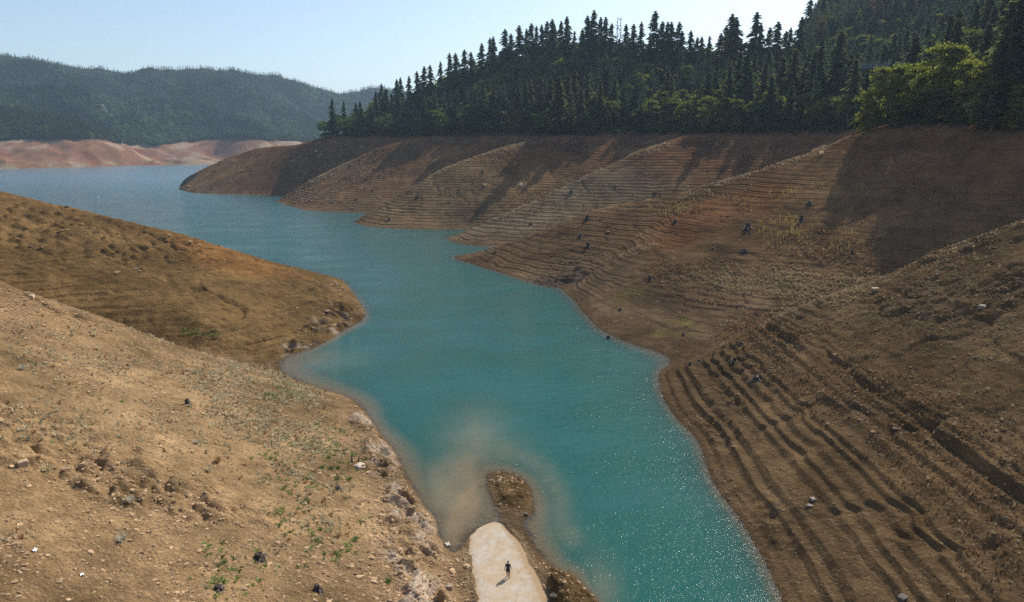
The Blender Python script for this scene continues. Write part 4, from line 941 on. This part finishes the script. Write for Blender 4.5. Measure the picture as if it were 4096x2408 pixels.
def bush(px, py, s, lab, kind, seed):
    x, y, z = hit(px, py, y0=44); T = tuft_t(900 + seed, 46, .75, .05) if kind != 'green' else tuft_t(900 + seed, 60, 1.0, .08) * np.array([1, 1, .5])
    c = {'dry': (.58, .50, .31), 'grey': (.50, .47, .38), 'green': (.15, .20, .06), 'brown': (.34, .20, .09)}[kind]
    g = np.random.default_rng(seed); tint = np.repeat(np.array(c) * g.uniform(.7, 1.25, (len(T) // 3, 1)), 3, axis=0)
    o = link('dry_bush' if kind != 'green' else 'green_bush', mesh_np('bush', T, np.arange(len(T)).reshape(-1, 3), [M_STRAW], False, tint), None, (x, y, z)); o.scale = (s, s, s)
    tag(o, lab, 'bush')
for k, a in enumerate([
    (190,1890,.95,'pale dry bush on the near left slope, below a rounded boulder','dry'), (520,2010,.7,'wispy pale bush alone in the stony middle of the left slope','grey'), (488,2165,.8,'thin grey bush on the lower left slope','grey'),
    (835,1885,.7,'pale bush beside a taller brown stem on the left slope','dry'), (872,1850,.75,'brown upright bush right behind a pale one','brown'), (790,1775,.6,'round pale grey green bush near the middle of the left slope','grey'),
    (380,1345,.8,'pale bush on the crest line of the left slope','dry'), (392,1400,.7,'dry bush just below the crest of the left slope','dry'), (90,1480,.8,'broad pale bush near the left edge of the slope','grey'),
    (1315,1832,.62,'green bush on the bank just left of the two posts','green'), (1287,1872,.6,'leftmost green bush in the row of three below the posts','green'), (1322,1876,.65,'middle green bush in the row of three','green'), (1352,1872,.62,'right green bush in the row of three','green'),
    (1347,1918,.55,'low green bush under the row of three','green'), (1397,1918,.55,'low green bush nearest the rocky bank','green'), (1550,2330,.6,'green bush at the foot of the left slope','green'),
    (1420,2160,.6,'green bush above the rocky bank','green'), (1115,2105,.5,'green bush in the middle of the lower left slope','green'), (470,1095,.9,'pale bush alone on the second left spur','dry'), (545,1080,.8,'grey bush on the brown face of the second left spur','grey'),
    (680,946,.9,'pale bush on the skyline of the second left spur','dry'), (765,972,1.0,'largest of the pale bushes on the skyline of the left spur','dry'), (800,985,.8,'pale bush at the right end of the skyline bushes','dry'),
    (1940,745,1.6,'bush on the upper sandy spur face','dry'), (2085,745,2.2,'grey green bush in the draw between the third and fourth spurs','grey'), (3285,618,1.5,'straw yellow bush on the long crest below the leafy trees','dry')]):
    bush(*a, seed=k)

# ---------------------------------------------------------------- litter and a float
def litter(px, py, lab, seed):
    g = np.random.default_rng(seed); x, y, z = hit(px, py, y0=40); n = 6; V = []
    for j in range(n):
        for i in range(n): V.append((i / 5 * .34 - .17, j / 5 * .24 - .12, .05 + .05 * math.sin(i * 1.3 + seed) + .05 * math.cos(j * 1.7 + i) + g.uniform(0, .02)))
    Fc = [(j * n + i, j * n + i + 1, (j + 1) * n + i + 1, (j + 1) * n + i) for j in range(n - 1) for i in range(n - 1)]
    o = link('litter', mesh_np('litter', np.array(V), np.array(Fc), [plain('white_plastic', (.8, .8, .8), 8, .05, .5)]), None, (x, y, z)); o.rotation_euler = (.25, .1, .5 + seed)
    md = o.modifiers.new('t', 'SOLIDIFY'); md.thickness = .004; tag(o, lab, 'litter')
litter(137, 2204, 'crumpled white scrap on the stony left slope', 1); litter(329, 2302, 'second white scrap, lower and nearer the pale gully', 2)
M_BUOY = plain('float_white', (.7, .68, .64), 6, .1, .5)
x, y, z = wz(392, 788); v, f = cyl_path([(0, 0, -.3), (0, 0, -.1), (0, 0, .35), (0, 0, .6), (0, 0, 1.1)], [.3, .75, .75, .3, .12], 14); v.append((0, 0, 1.12)); f += [(56 + k, 56 + (k + 1) % 14, 70) for k in range(14)]
v = [(a * .55, b * .55, c * .5) for a, b, c in v]
o = link('buoy', mesh_np('buoy', np.array(v), np.array(f), [M_BUOY]), None, (x, y, 0)); tag(o, 'tiny pale buoy floating alone far out on the lake', 'buoy')

# ---------------------------------------------------------------- concrete road end
def road_mat():
    b = NT_('worn_concrete'); pos = b.n('ShaderNodeNewGeometry').outputs['Position']; sp = b.n('ShaderNodeSeparateXYZ', i={0: pos})
    n1 = b.noise(pos, .55, 6, .62); n2 = b.noise(pos, 3.5, 5, .7); n3 = b.noise(b.n('ShaderNodeMapping', i={'Vector': pos, 'Scale': (2.2, .35, 1), 'Rotation': (0, 0, R(14))}).outputs[0], 1.0, 5, .6); n4 = b.noise(pos, 12, 3, .6)
    ed = b.n('ShaderNodeAttribute', attribute_name='edge').outputs['Fac']
    c = b.mix(b.ramp(n1, [(.40, 0), (.58, 1)]), (.50, .44, .36), (.48, .37, .25)); c = b.mix(b.ramp(n3, [(.55, 0), (.68, .55)]), c, (.42, .29, .16))
    dirt = b.math('ADD', b.math('MULTIPLY', ed, .55), b.math('MULTIPLY', n2, .55)); c = b.mix(b.ramp(dirt, [(.40, 0), (.58, .9)]), c, (.36, .245, .135)); c = b.mix(b.ramp(b.noise(pos, 1.3, 6, .7), [(.52, 0), (.62, .55)]), c, (.40, .29, .17))
    sd = b.n('ShaderNodeTexVoronoi', feature='DISTANCE_TO_EDGE', i={'Vector': b.n('ShaderNodeVectorMath', operation='ADD', i={0: pos, 1: b.n('ShaderNodeTexNoise', i={'Vector': pos, 'Scale': .8, 'Detail': 4}).outputs[1]}).outputs[0], 'Scale': .22}).outputs['Distance']
    c = b.mix(b.ramp(sd, [(.002, .35), (.006, 0)]), c, (.34, .23, .13))
    c = b.mix(1.0, c, b.ramp(n4, [(.3, .86), (.7, 1.12)]), 'MULTIPLY')
    return b.surf(b.n('ShaderNodeBsdfDiffuse', i={'Color': c, 'Roughness': .4, 'Normal': b.n('ShaderNodeBump', i={'Strength': .6, 'Distance': 1, 'Height': b.math('ADD', b.math('MULTIPLY', n2, .03), b.math('MULTIPLY', n4, .008))}).outputs[0]}).outputs[0])
yy = np.concatenate([np.linspace(-60, 40, 60, endpoint=False), np.linspace(40, 68.48, 130)]); uu = np.linspace(-1, 1, 41); YY, UU = np.meshgrid(yy, uu, indexing='ij')
wob = 1 + .05 * vn(YY * .9, UU * 0 + np.sign(UU) * 3, 9) + .03 * vn(YY * 3.1, UU * 0 + np.sign(UU) * 5, 12)
XX = roadc(YY) + UU * roadw(YY) * wob; ZZ = rz(YY) + .012 * fbm(XX, YY, 1.5, 3, 801) - .10 * UU ** 8
V = np.stack([XX, YY, ZZ], -1).reshape(-1, 3); ii = np.arange(V.shape[0]).reshape(XX.shape); q = np.stack([ii[:-1, :-1], ii[:-1, 1:], ii[1:, 1:], ii[1:, :-1]], -1).reshape(-1, 4)
rim = np.concatenate([ii[:, 0][::-1], ii[0, 1:], ii[1:, -1], ii[-1, :-1][::-1]]); Vr = V[rim].copy(); Vr[:, 2] -= .3; nb_ = len(V); k = np.arange(len(rim)); k2 = (k + 1) % len(rim)
V = np.concatenate([V, Vr]); q = np.concatenate([q, np.stack([rim[k], rim[k2], nb_ + k2, nb_ + k], 1)])
ed = np.zeros(len(V)); ed[:nb_] = np.clip((UU * .95) ** 3 * 1.15 * (UU > 0) + .5 * (-UU) ** 6 * (UU < 0), 0, 1).ravel()
tag(link('road', mesh_np('road', V, q, [road_mat()], True, None, {'edge': ed})), 'pale concrete end of an old road running into the water', kind='structure')

# ---------------------------------------------------------------- highway bridge in the trees
def box(x0, x1, y0, y1, z0, z1):
    V = [(x, y, z) for z in (z0, z1) for y in (y0, y1) for x in (x0, x1)]; return V, [(0, 2, 3, 1), (4, 5, 7, 6), (0, 1, 5, 4), (2, 6, 7, 3), (0, 4, 6, 2), (1, 3, 7, 5)]
def joined(name, boxes, mat, parent):
    V = []; Fc = []
    for b in boxes:
        v, f = box(*b); Fc += [tuple(i + len(V) for i in q) for q in f]; V += v
    return link(name, mesh_np(name, np.array(V, float), np.array(Fc), [mat]), parent)
p1 = np.array(wy(3380, 257, 345)); p2 = np.array(wy(3660, 236, 330)); d = p2 - p1; Lb = float(np.hypot(d[0], d[1]))
e = link('road_bridge', None, None, tuple(p1)); e.rotation_euler = (0, 0, math.atan2(d[1], d[0])); e.empty_display_size = 1
M_CONC = plain('bridge_concrete', (.34, .33, .32), .6, .15, .9, .01); M_STEEL = plain('bridge_steel', (.16, .20, .23), .8, .15, .7, .01)
joined('deck', [(-14, Lb + 14, 0, 9, -1.0, -.72)], M_CONC, e); joined('girder', [(-14, Lb + 14, .5, .9, -2.6, -1.0), (-14, Lb + 14, 4.3, 4.7, -2.6, -1.0), (-14, Lb + 14, 8.1, 8.5, -2.6, -1.0)], M_STEEL, e)
r_ = joined('railing', [(-14, Lb + 14, .05, .17, .02, .14), (-14, Lb + 14, .05, .17, -.34, -.26)] , M_CONC, e)
tag(joined('railing_post', [(x, x + .14, .06, .16, -.72, .02) for x in np.arange(-13.9, Lb + 13.8, 2.2)], M_CONC, e), kind='stuff')
for x in (1, 13, 25): joined('pier', [(x, x + 1.6, 1, 8, -24, -2.6)], M_CONC, e)
tag(e, 'grey highway bridge half hidden among the dark trees', 'bridge')

# ---------------------------------------------------------------- the walker
import bmesh
def skin(name, chains, mat, parent, root=0, sub=1):
    V = []; E = []; Rd = []; names = {}
    for ch in chains:
        prev = None
        for it in ch:
            if isinstance(it, str): prev = names[it]; continue
            key, p, r = it; V.append(p); Rd.append(r); i = len(V) - 1
            if key: names[key] = i
            if prev is not None: E.append((prev, i))
            prev = i
    me = bpy.data.meshes.new(name); me.from_pydata(V, E, []); o = link(name, me, parent)
    md = o.modifiers.new('s', 'SKIN'); sv = me.skin_vertices[0].data
    for i, r in enumerate(Rd): sv[i].radius = r if isinstance(r, tuple) else (r, r); sv[i].use_root = (i == root)
    md.use_smooth_shade = True; ms = o.modifiers.new('d', 'SUBSURF'); ms.levels = sub; ms.render_levels = sub; me.materials.append(mat); return o
PXw, PYw = -.38, 57.5; PZ = float(rz(PYw)) + .005
pr = link('person', None, None, (PXw, PYw, PZ)); pr.rotation_euler = (0, 0, R(-6)); pr.empty_display_size = .3
M_SKIN = plain('skin', (.12, .07, .045), 12, .1, .6, .001); M_SHIRT = plain('dark_shirt', (.022, .02, .024), 9, .3, .9, .004); M_SHORT = plain('dark_shorts', (.012, .012, .016), 9, .3, .9, .004); M_HAIR = plain('dark_hair', (.015, .011, .009), 30, .4, .8, .004); M_SHOE = plain('dark_shoes', (.02, .02, .02), 15, .2, .7, .002)
ch = [[('pel', (0, 0, .94), (.15, .10)), ('wa', (0, .01, 1.08), (.135, .095)), ('ch', (0, .02, 1.28), (.165, .105)), ('sh', (0, .01, 1.42), (.12, .08)), ('nk', (0, .015, 1.50), .052), ('hd0', (0, .03, 1.57), .062), ('hd1', (0, .03, 1.66), (.078, .095)), ('hd2', (0, .02, 1.745), (.068, .082))],
      ['hd1', ('nose', (.0, .125, 1.645), .018)]]
for s in (-1, 1):
    y = .10 if s < 0 else -.16           # mid-stride
    ch.append(['pel', (None, (s * .10, 0, .86), .092), (None, (s * .105, y * .35 + .03, .50), .078), (None, (s * .10, y * .8 + .01, .30), .068), (None, (s * .10, y, .11), .048), (None, (s * .105, y + .02, .06), .042), (None, (s * .12, y + .14, .035), .034)])
    ya = -.14 if s < 0 else .10
    w_ = f'w{s}'; hx = s * .315
    ch.append(['sh', (None, (s * .165, .0, 1.41), .062), (None, (s * .245, ya * .2, 1.15), .052), (w_, (s * .30, ya, .90), .036), (f'p{s}', (hx, ya + .015, .845), (.022, .036))])
    for q, (dx, dy, l) in enumerate(((.0, .034, .072), (.004, .012, .082), (.004, -.010, .078), (0, -.030, .062))):
        ch.append([f'p{s}', (None, (hx + s * dx, ya + .015 + dy, .815), .0095), (None, (hx + s * dx - s * .006, ya + .02 + dy, .815 - l * .5), .0085), (None, (hx - s * .02, ya + .025 + dy, .815 - l * .9), .007)])
    ch.append([f'p{s}', (None, (hx - s * .012, ya + .05, .835), .010), (None, (hx - s * .022, ya + .066, .79), .0085)])
skin('body', ch, M_SKIN, pr, 0, 1)
skin('shirt', [[('a', (0, 0, .86), (.205, .150)), (None, (0, .0, .97), (.195, .142)), (None, (0, .01, 1.10), (.18, .135)), (None, (0, .02, 1.28), (.205, .142)), ('sh', (0, .01, 1.42), (.135, .095)), (None, (0, .012, 1.475), .065)]] + [['sh', (None, (s * .175, .0, 1.40), .080), (None, (s * .225, -.02, 1.22), .068)] for s in (-1, 1)], M_SHIRT, pr)
skin('shorts', [[('a', (0, 0, .98), (.18, .13)), (None, (0, 0, .86), (.18, .132))]] + [['a', (None, (s * .105, 0, .80), .122), (None, (s * .112, (.05 if s < 0 else -.05), .54), .112)] for s in (-1, 1)], M_SHORT, pr)
skin('hair', [[('a', (0, -.03, 1.62), (.09, .085)), (None, (0, -.015, 1.70), (.105, .115)), (None, (0, .0, 1.785), (.085, .1))]], M_HAIR, pr)
for s in (-1, 1):
    y = .10 if s < 0 else -.16; skin('shoe', [[('a', (s * .105, y - .03, .055), .05), (None, (s * .115, y + .08, .045), .046), (None, (s * .125, y + .19, .035), .036)]], M_SHOE, pr)
me_e = []
for s in (-1, 1):
    v, f = ico(); link('ear', mesh_np('ear', v * np.array([.012, .02, .032]), f, [M_SKIN], True), pr, (s * .088, .02, 1.655))
    link('eye', mesh_np('eye', v * .012, f, [plain('eye_white', (.7, .7, .7), 5, .05)], True), pr, (s * .032, .115, 1.67))
v, f = ico(); link('mouth', mesh_np('mouth', v * np.array([.025, .008, .006]), f, [plain('lips', (.3, .11, .09), 5, .05)], True), pr, (0, .112, 1.605))
tag(pr, 'lone person in dark T-shirt and shorts walking down the pale concrete towards the water', 'person')
